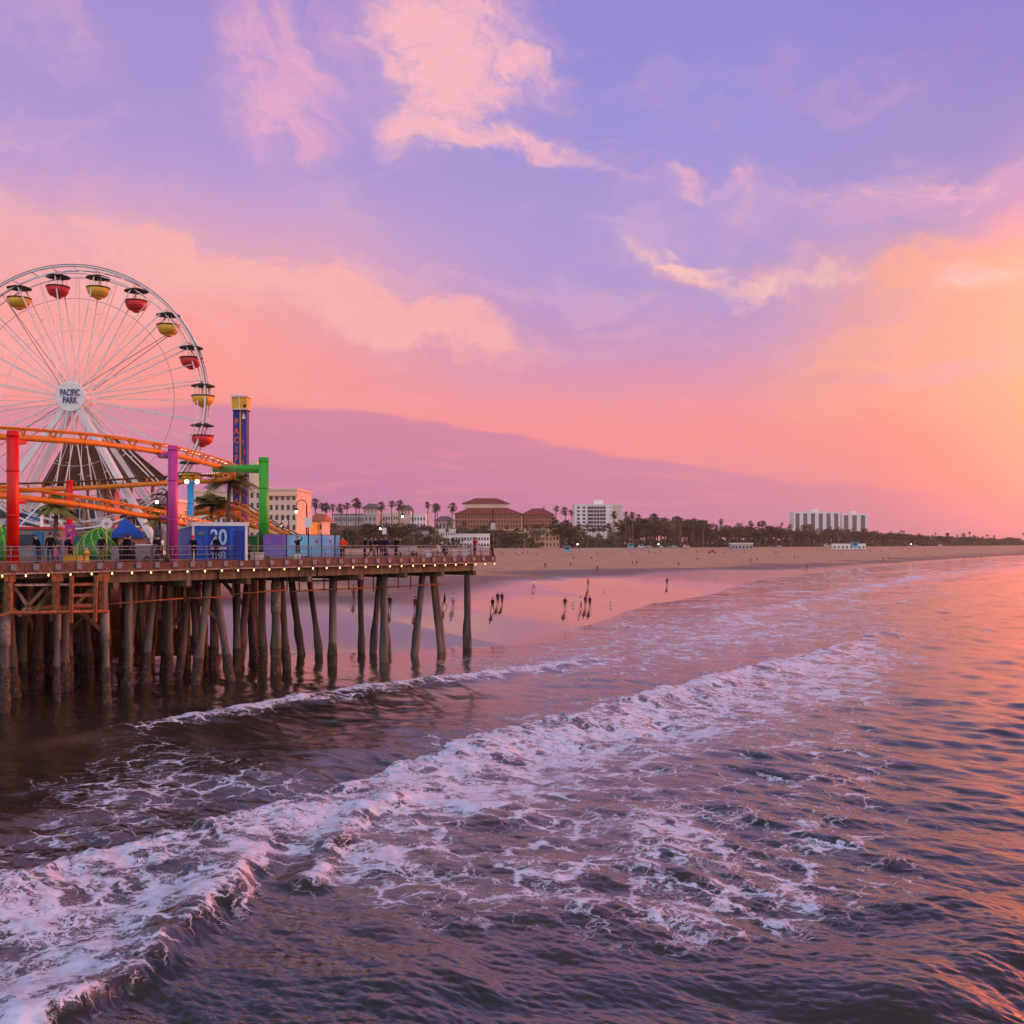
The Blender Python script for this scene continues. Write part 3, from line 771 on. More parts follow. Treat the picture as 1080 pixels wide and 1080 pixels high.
for i, (y, A, B, r, kind) in enumerate(piles):
    mb = pile_mb(A, B, r, big=i < 60, n=12 if i < 60 else 8)
    if i < 99:
        o = part('pile', mb, [M_PILE, M_MUSS], pier)
        if i < 60 and i % 3 == 1:
            d_ = A-B; zq = random.uniform(4.2, 6.2); f_ = (zq-B.z)/d_.z; part('iron_band', MB().tube(B+d_*f_, B+d_*(f_+.016), r+.035, r+.035, 12), M_RUST, o)
        if kind == 'c':
            zz = (5.75, 3.9) if A.x < -20 and A.y < 66 else (6.9, 4.6)
            d_ = (A-B); f1 = (zz[0]-B.z)/d_.z; f0 = (zz[1]-B.z)/d_.z
            part('sleeve', MB().tube(B+d_*f0, B+d_*f1, r+.045, r+.045, 14), M_CONC, o)
        if kind == 'd':
            d_ = (A-B); f1 = (5.8-B.z)/d_.z; part('sleeve', MB().tube(B+d_*f1, B+d_*.97, r+.03, r+.03, 10), M_RUST, o)
    else: rest.add(mb.v, mb.f, 0, True)
if rest.v: o = part('pile', rest, [M_PILE, M_MUSS], pier); o['kind'] = 'stuff'
for s0, s1, t0 in ((6,10.5,6.2),(13,9,9.4),(16,20,6.2),(21,17.5,9.4),(24,28,12.6),(-2,2,6.2),(3,-1,9.4)):
    part('cross_brace', MB().beam(PP(s0,t0,DECK-1.4), PP(s1,t0,3.4), .16, .28), M_BEAM, pier)
# ---- maintenance staging hung under the deck at the far left
st = thing('maintenance_staging', 'rusty orange steel staging with posts and braces under the pier edge at far left', 'staging', tuple(PP(0, .1, 5.8)))
def sp(px, py, t=.0):
    s = s_of(px); p = PP(s, t); d = p.y; return Vector((p.x, p.y, EYE+(HZ-py)/F*d))
part('bottom_pipe', MB().path([sp(-60,652,-.3), sp(0,649,-.3), sp(6,646.5,-.3), sp(58,645.5,-.3), sp(111,644.5,-.3)], .11, 10), M_RUST, st)
for px, y0, y1, w in ((10,606,646,.36),(60,606,646,.30),(109,606,646,.34)):
    part('rusty_post', MB().beam(sp(px,y0,.1), sp(px,y1,.1), w, w), M_RUST, st)
    part('bracket', MB().beam(sp(px-6,y0+3,-.02), sp(px+6,y0+3,-.02), .1, .5), M_RUST, st)
for px, y0, y1 in ((71.5,607,657),(97,607,656)): part('hanging_post', MB().beam(sp(px+1,y0,-.35), sp(px,y1,-.35), .17, .2), M_RUST, st)
for px, y0, y1 in ((32,612,656),(51,614,656),(75,612,655)): part('hanging_post', MB().beam(sp(px,y0,2.4), sp(px,y1,2.4), .14, .16), M_BEAM, st)
for y in (616.5, 628, 638.5): part('rung', MB().beam(sp(73,y,-.2), sp(97,y-.4,-.2), .14, .17), M_RUST, st)
for y in (641,): part('rung', MB().beam(sp(40,y,.9), sp(104,y-1.5,.9), .16, .22), M_RUST, st)
part('top_rail', MB().beam(sp(18,617,.3), sp(100,616.5,.3), .1, .13), M_CONC, st)
for a, b_ in (((27,646),(60,611)),((40,646),(70,610)),((8,625),(18,609)),((8,632),(26,650)),((84,638),(106,616)),((17,616),(38,646)),((46,640),(56,626))):
    part('brace', MB().beam(sp(*a,.5), sp(*b_,.5), .13, .2), M_BEAM, st)
# ---- service pipe and hangers
pp_ = thing('service_pipe', 'thin rusty service pipe slung on hangers below the pier beams', 'pipe', tuple(PP(10, 2, 6.0)))
segs = [(119,638,208,631),(210,631,256,629.5),(258,627,318,622),(322,624,352,622),(352,622,412,619.5),(414,619.5,484,616)]
for a in segs: part('pipe_run', MB().path([sp(a[0],a[1],1.6), sp(a[2],a[3],1.6)], .055, 8), M_RUST, pp_)
for px in list(range(126, 300, 17))+list(range(306, 484, 13)):
    yb = np.interp(px, [119,208,256,318,352,412,484], [638,631,629.5,622,622,619.5,616])+random.uniform(1, 5)
    yt = np.interp(px, [119, 484], [614, 600]); part('hanger', MB().beam(sp(px,yt,1.75), sp(px,yb,1.75), .08, .10), M_RUST, pp_)
for a in ((352,606,480,603),(330,610,470,606),(360,613,420,611)): part('pipe_run', MB().path([sp(a[0],a[1],4.6), sp(a[2],a[3],4.6)], .07, 8), M_RUST, pp_)
# ---- railing
rl = thing('railing', 'blue grey metal railing with four horizontal bars along the pier edge', 'railing', tuple(PP(0, .06, DECK)))
for h in (1.0, .80, .45, .13):
    part('rail_bar', MB().path([PP(-58,.06,DECK+h), PP(SEND-.05,.06,DECK+h), PP(SEND-.05,14,DECK+h)], .028 if h < .9 else .035, 8), M_GALV, rl)
s = .65-1.33*12; k = 0; POSTS = []
while s < SEND-.4: POSTS.append(s); s += 1.33
for s in POSTS:
    o = part('rail_post', MB().tube(PP(s,.06,DECK), PP(s,.06,DECK+1.0), .03, .03, 8), M_GALV, rl)
    part('mounting_plate', MB().box(PP(s,-.24,DECK-.20), (.34,.07,.36), RZP).tube(PP(s-.1,-.29,DECK-.42), PP(s-.1,-.29,DECK-.34), .03, .03, 6).tube(PP(s+.1,-.29,DECK-.42), PP(s+.1,-.29,DECK-.34), .03, .03, 6), M_GALV, o)
for t in np.arange(1.3, 14, 1.4): part('rail_post', MB().tube(PP(SEND-.05,t,DECK), PP(SEND-.05,t,DECK+1.0), .03, .03, 8), M_GALV, rl)
# ---- string of bulbs under the fascia
first = None; s = .02-1.36*9; nb = 0
while s < SEND+.4:
    loc = PP(s, -.22, DECK-.62)
    if first is None:
        first = thing('string_light', 'warm bulb in the string of lights under the pier edge', 'light', tuple(loc), RZP, 'bulbs strung under the pier edge')
        part('bulb', MB().lathe([(.001,-.14),(.035,-.12),(.05,-.07),(.04,0),(.025,.04)], n=10), M_BULB, first, False)
        part('socket', MB().lathe([(.032,.03),(.034,.10),(.02,.12)], n=8), M_POST, first, False)
    else: dup(first, tuple(loc), RZP)
    s += 1.36; nb += 1
# ---- crook-armed street lamps
def crook(px, bulbx, d, htop, label, banner=False):
    base = Vector(((px-540)/F*d, d, DECK)); sgn_ = -1 if bulbx < px else 1; rad_ = abs(bulbx-px)/F*d/2
    t = thing('street_lamp', label, 'street lamp', tuple(base), 0, 'crook-armed street lamps on the pier')
    part('pole', MB().lathe([(.17,0),(.17,.35),(.09,.5),(.065,htop*.5),(.055,htop)], n=10), M_POST, t, False)
    pts = [Vector((sgn_*rad_*(1-math.cos(a)), 0, htop+rad_*math.sin(a)*1.15)) for a in np.linspace(0, PI*1.0, 12)]
    pts.append(pts[-1]+Vector((0,0,-.25))); part('crook_arm', MB().path(pts, .035, 8), M_POST, t, False)
    e = pts[-1]; part('hood', MB().lathe([(.19,-.10),(.12,.04),(.04,.12)], e, 12), M_POST, t, False)
    part('globe', MB().ball(e+Vector((0,0,-.22)), .105 if d < 90 else .085, 6), M_LAMP, t, False)
    return t
crook(176.5, 165.5, 66.5, 4.35, 'dark crook lamp lit beside the magenta coaster column')
crook(323.5, 312.5, 82, 4.2, 'dark crook lamp lit in front of the cream hotel, over the blue mural fence')
crook(435.5, 424.5, 93, 4.1, 'dark crook lamp lit near the end of the pier, by the group of people')
crook(304.5, 297, 101, 3.4, 'small far crook lamp between the green column and the next lamp')
crook(408, 401, 93.5, 3.0, 'shorter lit crook lamp above the dark-clothed group')
M_BANN = mat('faded_banner', (.62,.42,.45), .7); M_WHT = mat('white_paint', (.78,.74,.72), .6, var=.08)
t = thing('lamp_post', 'dark pole with a pink banner at the corner of the pier', 'lamp post', tuple(at(520, 573, 93.2)-Vector((0,0,EYE-DECK))))
part('pole', MB().lathe([(.13,0),(.06,.5),(.05,4.0)], n=10), M_POST, t, False)
part('banner', MB().box((0,-.08,2.75), (.42,.03,.62)), M_BANN, t, False); part('finial', MB().ball((0,0,4.15), .12, 5), M_POST, t, False)
for px, py, d, w, h, lab in ((325.5,551,80.5,.58,.8,'dark post holding a pale square sign over the mural fence'),(405.5,560,90,.36,.56,'post with a small white sign behind the dark-clothed group')):
    t = thing('sign_post', lab, 'sign', tuple(at(px, 573, d)-Vector((0,0,EYE-DECK))))
    zz = 1.2+(573-py)/F*d; part('pole', MB().lathe([(.06,0),(.045,zz+h/2)], n=8), M_POST, t, False)
    part('sign_board', MB().box((0,-.07,zz), (w,.03,h)), M_WHT, t, False)
# ================================================================== ferris wheel
M_WW = mat('white_steel', (.74,.70,.70), .5, var=.08, scale=2)
M_DST = mat('dark_strut', (.16,.13,.13), .6)
M_YEL = mat('yellow_enamel', (.72,.38,.03), .35, var=.12); M_RED = mat('red_enamel', (.58,.03,.03), .35, var=.12)
M_BLK = mat('dark_canopy', (.035,.03,.035), .6); M_NAVY = mat('navy_lettering', (.05,.045,.16), .5)
wc = at(80, 420.5, 99); nv = Vector((.03, -1, 0)).normalized(); tv = Vector((-nv.y, nv.x, 0)); tv = tv if tv.x > 0 else -tv
upv = Vector((0,0,1)); RW = 12.62
def wp(r, ang, f): return wc+tv*(r*math.sin(ang))+upv*(r*math.cos(ang))+nv*f
wheel = thing('ferris_wheel', 'huge white ferris wheel with red and yellow round gondolas, hub disc reading PACIFIC PARK', 'ferris wheel', (wc.x, wc.y, DECK))
NS = 72
for f in (.85, -.85):
    part('rim', MB().path([wp(RW, 2*PI*k/NS, f) for k in range(NS)], .11, 8, closed=True), M_WW, wheel)
    part('inner_rim', MB().path([wp(RW*.945, 2*PI*k/NS, f*1.0) for k in range(NS)], .06, 6, closed=True), M_WW, wheel)
part('rim_light_strip', MB().path([wp(RW+.14, 2*PI*k/NS, .85) for k in range(NS)], .05, 6, closed=True), M_DST, wheel)
mb = MB()
for k in range(40):
    a = 2*PI*k/40; mb.beam(wp(RW*.945, a, .85), wp(RW, a+.04, -.85), .07, .07); mb.beam(wp(RW, a, .85), wp(RW, a, -.85), .08, .08)
part('rim_lattice', mb, M_WW, wheel)
for r in (RW*.76, RW*.52):
    part('spoke_ring', MB().path([wp(r, 2*PI*k/40, .5) for k in range(40)], .022, 5, closed=True), M_DST if r > 8 else M_WW, wheel)
for k in range(20):
    a = math.radians(10+18*k)
    for f in (1, -1):
        mb = MB(); h0 = wp(1.5, a, f*1.35)
        mb.beam(h0, wp(RW*.955, a, f*.85), .10, .10)
        for r in (4.6+(k % 3)*1.6, 8.6-(k % 2)*1.2): mb.beam(wp(r, a, f*1.1), wp(r+.05, a+.055, f*1.1), .05, .05)
        part('spoke', mb, M_WW, wheel)
        a2 = a+math.radians(9)
        part('cable_spoke', MB().beam(wp(1.5, a2-.1, f*1.3), wp(RW*.95, a2+(.02 if f > 0 else -.02), f*.85), .05, .05), M_DST if k % 5 == 2 else M_WW, wheel)
hub = part('hub', MB().path([wp(0,0,-1.6), wp(0,0,1.2)], [1.1, 1.1], 24), M_WW, wheel)
Mh = Matrix((tv, upv.cross(nv)*0+upv, nv)).transposed()
ds = part('hub_disc', MB().lathe([(1.35,0),(1.45,.06),(1.45,.20),(1.38,.26)], wp(0,0,1.15), 40, M=Mh), M_WHT, hub)
mb = MB(); put_text(mb, 'PACIFIC', wp(0,0,1.45)+upv*.36, .86, nv, .62, .022); put_text(mb, 'PARK', wp(0,0,1.45)-upv*.36, .86, nv, .66, .022)
part('lettering', mb, M_NAVY, ds)
for sx in (-1, 1):
    for f in (1, -1):
        top = wp(0,0,f*.95)+tv*(.55*sx)-upv*.75; bot = Vector((wc.x, wc.y, DECK))+tv*(9.4*sx)+nv*(f*3.4)
        part('support_leg', MB().beam(top, bot, .62 if f > 0 else .5, .5), M_WW, wheel)
for z in (.42,):
    L = [Vector((wc.x,wc.y,DECK+15.0*z))+tv*(9.4*sx*(1-z))+nv*(3.4*(1-z)*1.0) for sx in (-1, 1)]
gm = {}
for k in range(20):
    a = math.radians(10+18*k); p = wp(RW*.975, a, 0)
    colr = M_YEL if k % 2 == 0 else M_RED; key = k % 2
    if key not in gm:
        tub = MB().lathe([(.55,-2.55),(.8,-2.45),(1.02,-2.15),(1.18,-1.65)], n=20)
        tub.lathe([(.25,-2.75),(.55,-2.55)], n=16)
        rim_ = MB().lathe([(1.16,-1.66),(1.22,-1.60),(1.22,-1.50),(1.08,-1.50),(1.05,-1.62)], n=20)
        can = MB().lathe([(1.25,-.52),(1.22,-.45),(.6,-.24),(.12,-.12)], n=20)
        rods = MB()
        for q in range(4): rods.tube((.95*math.cos(q*PI/2+.7), .95*math.sin(q*PI/2+.7), -1.6), (.8*math.cos(q*PI/2+.7), .8*math.sin(q*PI/2+.7), -.38), .025, .025, 5)
        rods.tube((0,0,-2.4),(0,0,.12),.045,.045,6); rods.tube(nv*-.9, nv*.9, .05, .05, 6)
        gm[key] = (tub.mesh('gondola', colr), rim_.mesh('gondola_rim', M_BLK), can.mesh('canopy', M_BLK), rods.mesh('hanger_rods', M_WW))
    g = link('gondola', gm[key][0], wheel, p-Vector(wheel.location))
    g.scale = (.91, .91, .91)
    for nm, me in zip(('gondola_rim', 'canopy', 'hanger_rods'), gm[key][1:]): link(nm, me, g)
# ================================================================== roller coaster and its columns
M_ORG = mat('orange_track', (.66,.20,.015), .4, var=.12, scale=2); M_RPOST = mat('red_column_paint', (.60,.006,.004), .32, var=.06)
M_MAG = mat('magenta_column_paint', (.42,.035,.26), .32, var=.08); M_GRN = mat('green_column_paint', (.035,.36,.03), .32, var=.08)
M_LBL = mat('sky_blue_paint', (.02,.30,.62), .4, var=.1); M_BRN = mat('brown_underside', (.12,.055,.025), .8, var=.3)
M_BRASS = mat('cream_bulb', (1,.85,.5), .4, emit=(1.0,.8,.42), es=1.6)
co = thing('roller_coaster', 'orange tubular roller coaster track looping in front of the ferris wheel on coloured columns', 'roller coaster', (-31, 66, DECK))
def base(p): return Vector((p.x, p.y, DECK))
def track(ctrl, rad, rail_off, mat_, name='track', light=0, tie=1.9, rail_mat=None):
    P = spline([at(*c) for c in ctrl], 8)
    o = part(name, MB().path(P, rad, 12), mat_, co)
    up = [Vector((0,0,1))]*len(P); rails = []
    for sgn_ in (-1, 1):
        Q = []
        for i, p in enumerate(P):
            t = (P[min(i+1,len(P)-1)]-P[max(i-1,0)]).normalized(); sd = t.cross(Vector((0,0,1))).normalized()
            Q.append(p+Vector((0,0,rail_off))+sd*sgn_*.42)
        rails.append(Q); part('rail', MB().path(Q, .065, 8), rail_mat or mat_, o)
    acc = 0; mb = MB(); bl = MB(); step = 0
    for i in range(1, len(P)):
        acc += (P[i]-P[i-1]).length
        if acc > tie:
            acc = 0; mb = MB().beam(P[i], rails[0][i], .09, .14).beam(P[i], rails[1][i], .09, .14).beam(rails[0][i], rails[1][i], .08, .08)
            mb.path([P[i]-(P[i]-P[i-1])*.1, P[i]+(P[i]-P[i-1])*.1], rad*1.07, 12); part('tie', mb, mat_, o)
    if light:
        for Q in (rails[0],):
            d_ = 0
            for i in range(1, len(Q)):
                n = max(1, int((Q[i]-Q[i-1]).length/.34))
                for j in range(n): bl.ball(Q[i-1].lerp(Q[i], j/n)+Vector((0,0,.10)), .045, 3)
        part('marker_lights', bl, M_BRASS, o)
    return P
track([(-90,459,62),(-40,459,63),(0,460.5,64),(50,463.5,66),(100,467.5,69),(140,472.5,72),(180,479,75.5),(212,487,79.5),(236,494,84),(246,499,90),(243,504,96),(225,507,100),(195,508,101)], .20, .56, M_ORG, light=1)
track([(225,507.5,100),(190,508.5,98),(150,511,96),(110,513.5,95),(70,515.5,94),(30,517,93),(-20,518,92),(-80,519,90)], .22, .62, M_ORG, 'return_track', rail_mat=M_BRN)
track([(-90,517,62),(-40,519,63),(0,522.5,64.5),(50,528,67),(100,535,70),(140,542,73),(170,547.5,76),(195,553,80),(218,558,85),(245,562,92)], .20, .56, M_ORG, 'low_track', light=1)
track([(200,541,110),(225,538,108),(240,536,104),(256,537,100),(275,549,98),(300,563,97),(320,574,96)], .18, .5, M_ORG, 'drop_track', rail_mat=M_BRN)
track([(215,552,104),(235,544,104),(250,545,103),(262,552,102),(280,560,101),(300,569,100)], .16, .5, M_ORG, 'hill_track')
track([(196,545,112),(215,541,112),(235,543,112),(250,548,111),(270,557,110)], .2, .5, M_ORG, 'back_track')
def column(px, ptop, d, r, m, arms, nm='support_column'):
    p = at(px, ptop, d); b_ = base(p); h = p.z-DECK
    up_ = Vector((0,0,1)); mb = MB().tube(b_, b_+up_*h, r, r, 24).tube(b_, b_+up_*.09, r*1.4, r*1.4, 24)
    for q in (.36, .7, .965): mb.tube(b_+up_*(h*q-.05), b_+up_*(h*q+.05), r*1.07, r*1.07, 24)
    for q in range(10): a_ = q*PI/5; mb.tube(b_+Vector((r*1.22*math.cos(a_), r*1.22*math.sin(a_), .09)), b_+Vector((r*1.22*math.cos(a_), r*1.22*math.sin(a_), .16)), .03, .03, 6)
    o = part(nm, mb, m, co)
    for ax, ay, az_, ar in arms:
        q = at(ax, ay, az_); s_ = Vector((b_.x, b_.y, q.z if False else at(px, ay, d).z))
        part('support_arm', MB().path([s_, q], [ar, ar*.9], 16), m, o)
    return o
column(13.5, 454.5, 61.0, .34, M_RPOST, [(26,466.5,65.0,.16),(26,529,65.5,.16)])
column(182.4, 470, 68.5, .31, M_MAG, [(169,480,74.5,.26),(170,546,75.5,.22)])
column(278.2, 482.5, 77.5, .37, M_GRN, [(227,494.5,84,.33)])
column(201, 507, 98, .30, M_LBL, [])
column(73.5, 506, 92, .28, M_RPOST, [])
# ---- hip-roofed brown building behind the wheel
M_ROOF = mat('brown_shingle', (.075,.03,.016), .9, var=.4, scale=6, bump=.3); M_TIMB = mat('orange_timber', (.26,.10,.03), .8, var=.3)
t = thing('timber_pavilion', 'brown hip-roofed timber hall standing behind the legs of the ferris wheel', 'building', tuple(base(at(105,560,118))))
A = [at(46,510,114), at(184,512,114), at(180,513,130), at(46,513,130)]; T = [at(72,464,119), at(124,463,119), at(122,466,124), at(74,466,124)]
mb = MB(); mb.add(A+T, [(0,1,5,4),(1,2,6,5),(2,3,7,6),(3,0,4,7),(4,5,6,7),(3,2,1,0)]); rf = part('roof', mb, M_ROOF, t)
for q in range(9):
    f = q/8; part('rafter', MB().beam(A[0].lerp(A[1], f)+Vector((0,-.15,.1)), T[0].lerp(T[1], f)+Vector((0,-.15,.1)), .12, .1), M_ROOF, rf)
for q in range(7):
    p = A[0].lerp(A[1], q/6); part('post', MB().beam(base(p), p, .3, .3), M_TIMB, t)
# ---- drop tower
M_TBL = mat('tower_blue', (.03,.04,.26), .45, var=.1); M_TPU = mat('tower_violet', (.055,.045,.27), .45); M_TOR = mat('tower_orange', (.75,.13,.02), .5)
d = 110; p = at(254, 560, d); b_ = base(p); top = at(254, 433, d).z-DECK
t = thing('drop_tower', 'slim blue drop tower with orange letters down its face and a yellow and white cap', 'ride tower', tuple(b_), 0)
part('shaft', MB().box((-.33,0,top/2), (.76,1.0,top)), M_TBL, t, False); part('side_shaft', MB().box((.42,.1,top/2), (.62,1.0,top)), M_TPU, t, False)
part('corner_strip', MB().box((.08,-.48,top/2), (.12,.2,top)), M_YEL, t, False)
cp = part('cap', MB().box((.06,0,top+.72), (1.6,1.6,1.28)), M_YEL, t, False)
part('cap_trim', MB().box((.06,0,top+1.45), (1.85,1.85,.16)).box((.06,-.82,top+.72), (.10,.06,1.3)).box((-.76,-.82,top+.72), (.08,.06,1.3)).box((.06,0,top+.03), (1.85,1.85,.08)), M_WHT, cp, False)
part('cap_window', MB().box((.62,-.82,top+.4), (.3,.06,.3)), M_BLK, cp, False)
mb = MB(); z = top-1.3
for ch in 'PACIFIC PARK':
    if ch != ' ':
        put_text(mb, ch, (-.33,-.53,z), .92, (0,-1,0), .8, .03)
    z -= .98 if ch != ' ' else .7
part('lettering', mb, M_TOR, t, False)
mb = MB(); z = top-3.4
for i in range(9): mb.box((.42+(.08 if i % 2 else -.08),-.43,z), (.26,.04,.55)); z -= 1.12
part('side_stripes', mb, mat('tower_pink', (.45,.06,.22), .5), t, False)
mb = MB(); mb.prism([(-.2,-.35),(.2,-.35),(.12,0),(.0,.42),(-.12,0)], .05, c=(.42,-.47,top-.6)); part('emblem', mb, M_WHT, t, False)
# ---- blue kiosk that reads 20 YEARS
M_KBL = mat('kiosk_blue', (.015,.10,.50), .45, var=.1); M_KBD = mat('kiosk_navy_panel', (.02,.03,.26), .45); M_TXT = mat('pale_blue_lettering', (.35,.58,.85), .5, var=.05)
M_TRIM = mat('pinkish_white_trim', (.78,.70,.68), .5, var=.06)
d = 71.5; L_ = at(203, 573, d).x; R__ = at(261, 573, d).x; h = 2.66; dep = 24
t = thing('kiosk', 'blue box kiosk with white roof trim reading 20 YEARS behind the railing', 'kiosk', ((L_+R__)/2, d, DECK))
sk = at(187, 573, 95).x-L_
def kv(x, y, z): return Vector((x+sk*y/23.5, d+y, DECK+z))
mb = MB(); V = [kv(L_,0,0),kv(R__,0,0),kv(R__,dep,0),kv(L_,dep,0),kv(L_,0,h-.25),kv(R__,0,h-.25),kv(R__,dep,h-.25),kv(L_,dep,h-.25)]
mb.add(V, [(0,1,5,4),(1,2,6,5),(2,3,7,6),(3,0,4,7),(4,5,6,7),(3,2,1,0)]); part('wall', mb, M_KBL, t)
mb = MB(); e = .10
V = [kv(L_-e,-e,h-.25),kv(R__+e,-e,h-.25),kv(R__+e,dep+e,h-.25),kv(L_-e,dep+e,h-.25)]; V += [v+Vector((0,0,.26)) for v in V]
mb.add(V, [(0,1,5,4),(1,2,6,5),(2,3,7,6),(3,0,4,7),(4,5,6,7),(3,2,1,0)]); part('roof_trim', mb, M_TRIM, t)
for x in (L_+.07, R__-.07): part('corner_trim', MB().box((x, d-.05, DECK+(h-.25)/2), (.15,.08,h-.25)), M_TRIM, t)
for q in (.2, .42, .8): part('panel_joint', MB().box((L_+(R__-L_)*q, d-.02, DECK+(h-.25)/2), (.025,.03,h-.3)), M_KBD, t)
part('wall_vent', MB().box((L_+.62, d-.04, DECK+1.9), (.5,.05,.3)), M_GALV, t); part('service_door', MB().box((R__-.62, d-.03, DECK+1.05), (.72,.04,2.05)), M_KBD, t)
cx = at(231, 573, d).x; pn = part('sign_panel', MB().box((cx, d-.05, DECK+1.15), (1.45,.06,2.25)), M_KBD, t)
mb = MB(); put_text(mb, '20', (cx, d-.10, DECK+1.58), 1.52, (0,-1,0), .78, .03); put_text(mb, 'YEARS', (cx, d-.10, DECK+.36), .58, (0,-1,0), .62, .012)
part('lettering', mb, M_TXT, pn)
part('ribbon', MB().box((cx, d-.11, DECK+.83), (1.1,.04,.16)), M_WHT, pn)
# ---- mural fence
M_MUR = []
for i, (c1, c2) in enumerate((((.02,.13,.50),(.06,.07,.40)),((.06,.36,.72),(.03,.46,.66)),((.06,.33,.70),(.04,.42,.68)),((.07,.36,.74),(.10,.34,.68)),((.06,.34,.72),(.05,.40,.7)))):
    m = mat('mural_paint', c1, .5, var=.2, scale=1.6, dirt=c2); M_MUR.append(m)
s0 = [277,302,325,339,353,359]
t = thing('mural_fence', 'row of bright blue painted mural panels on dark posts behind the railing', 'fence', tuple(at(318, 573, 81)-Vector((0,0,EYE-DECK))))
def mp_(px, z=0): s = s_of(px); p = PP(s, 0); k = 1.04; return Vector((p.x*k, p.y*k, DECK+z))
for i in range(5):
    a, b_ = mp_(s0[i]+.7), mp_(s0[i+1]-.7)
    o = part('panel', MB().beam(a+Vector((0,0,1.02)), b_+Vector((0,0,1.02)), .06, 1.62), M_MUR[i], t)
    part('panel_edge', MB().beam(a+Vector((0,0,1.86)), b_+Vector((0,0,1.86)), .09, .05), M_POST, o)
    if i in (2, 3):
        q = a.lerp(b_, .66)+Vector((0,-.06,1.35)); part('painted_flower', MB().lathe([(.14,0),(.12,.02),(.02,.03)], q, 10, M=Matrix.Rotation(PI/2, 3, 'X')), M_RED, o)
    if i == 0: 
        q = a.lerp(b_, .5)+Vector((0,-.06,1.35)); part('painted_block', MB().beam(a.lerp(b_,.08)+Vector((0,-.05,1.42)), a.lerp(b_,.92)+Vector((0,-.05,1.42)), .05, .74), mat('mural_indigo', (.02,.06,.42), .5, var=.3, dirt=(.14,.07,.36)), o)
for px in s0: p = mp_(px); part('post', MB().beam(p, p+Vector((0,0,1.95)), .09, .09), M_POST, t)
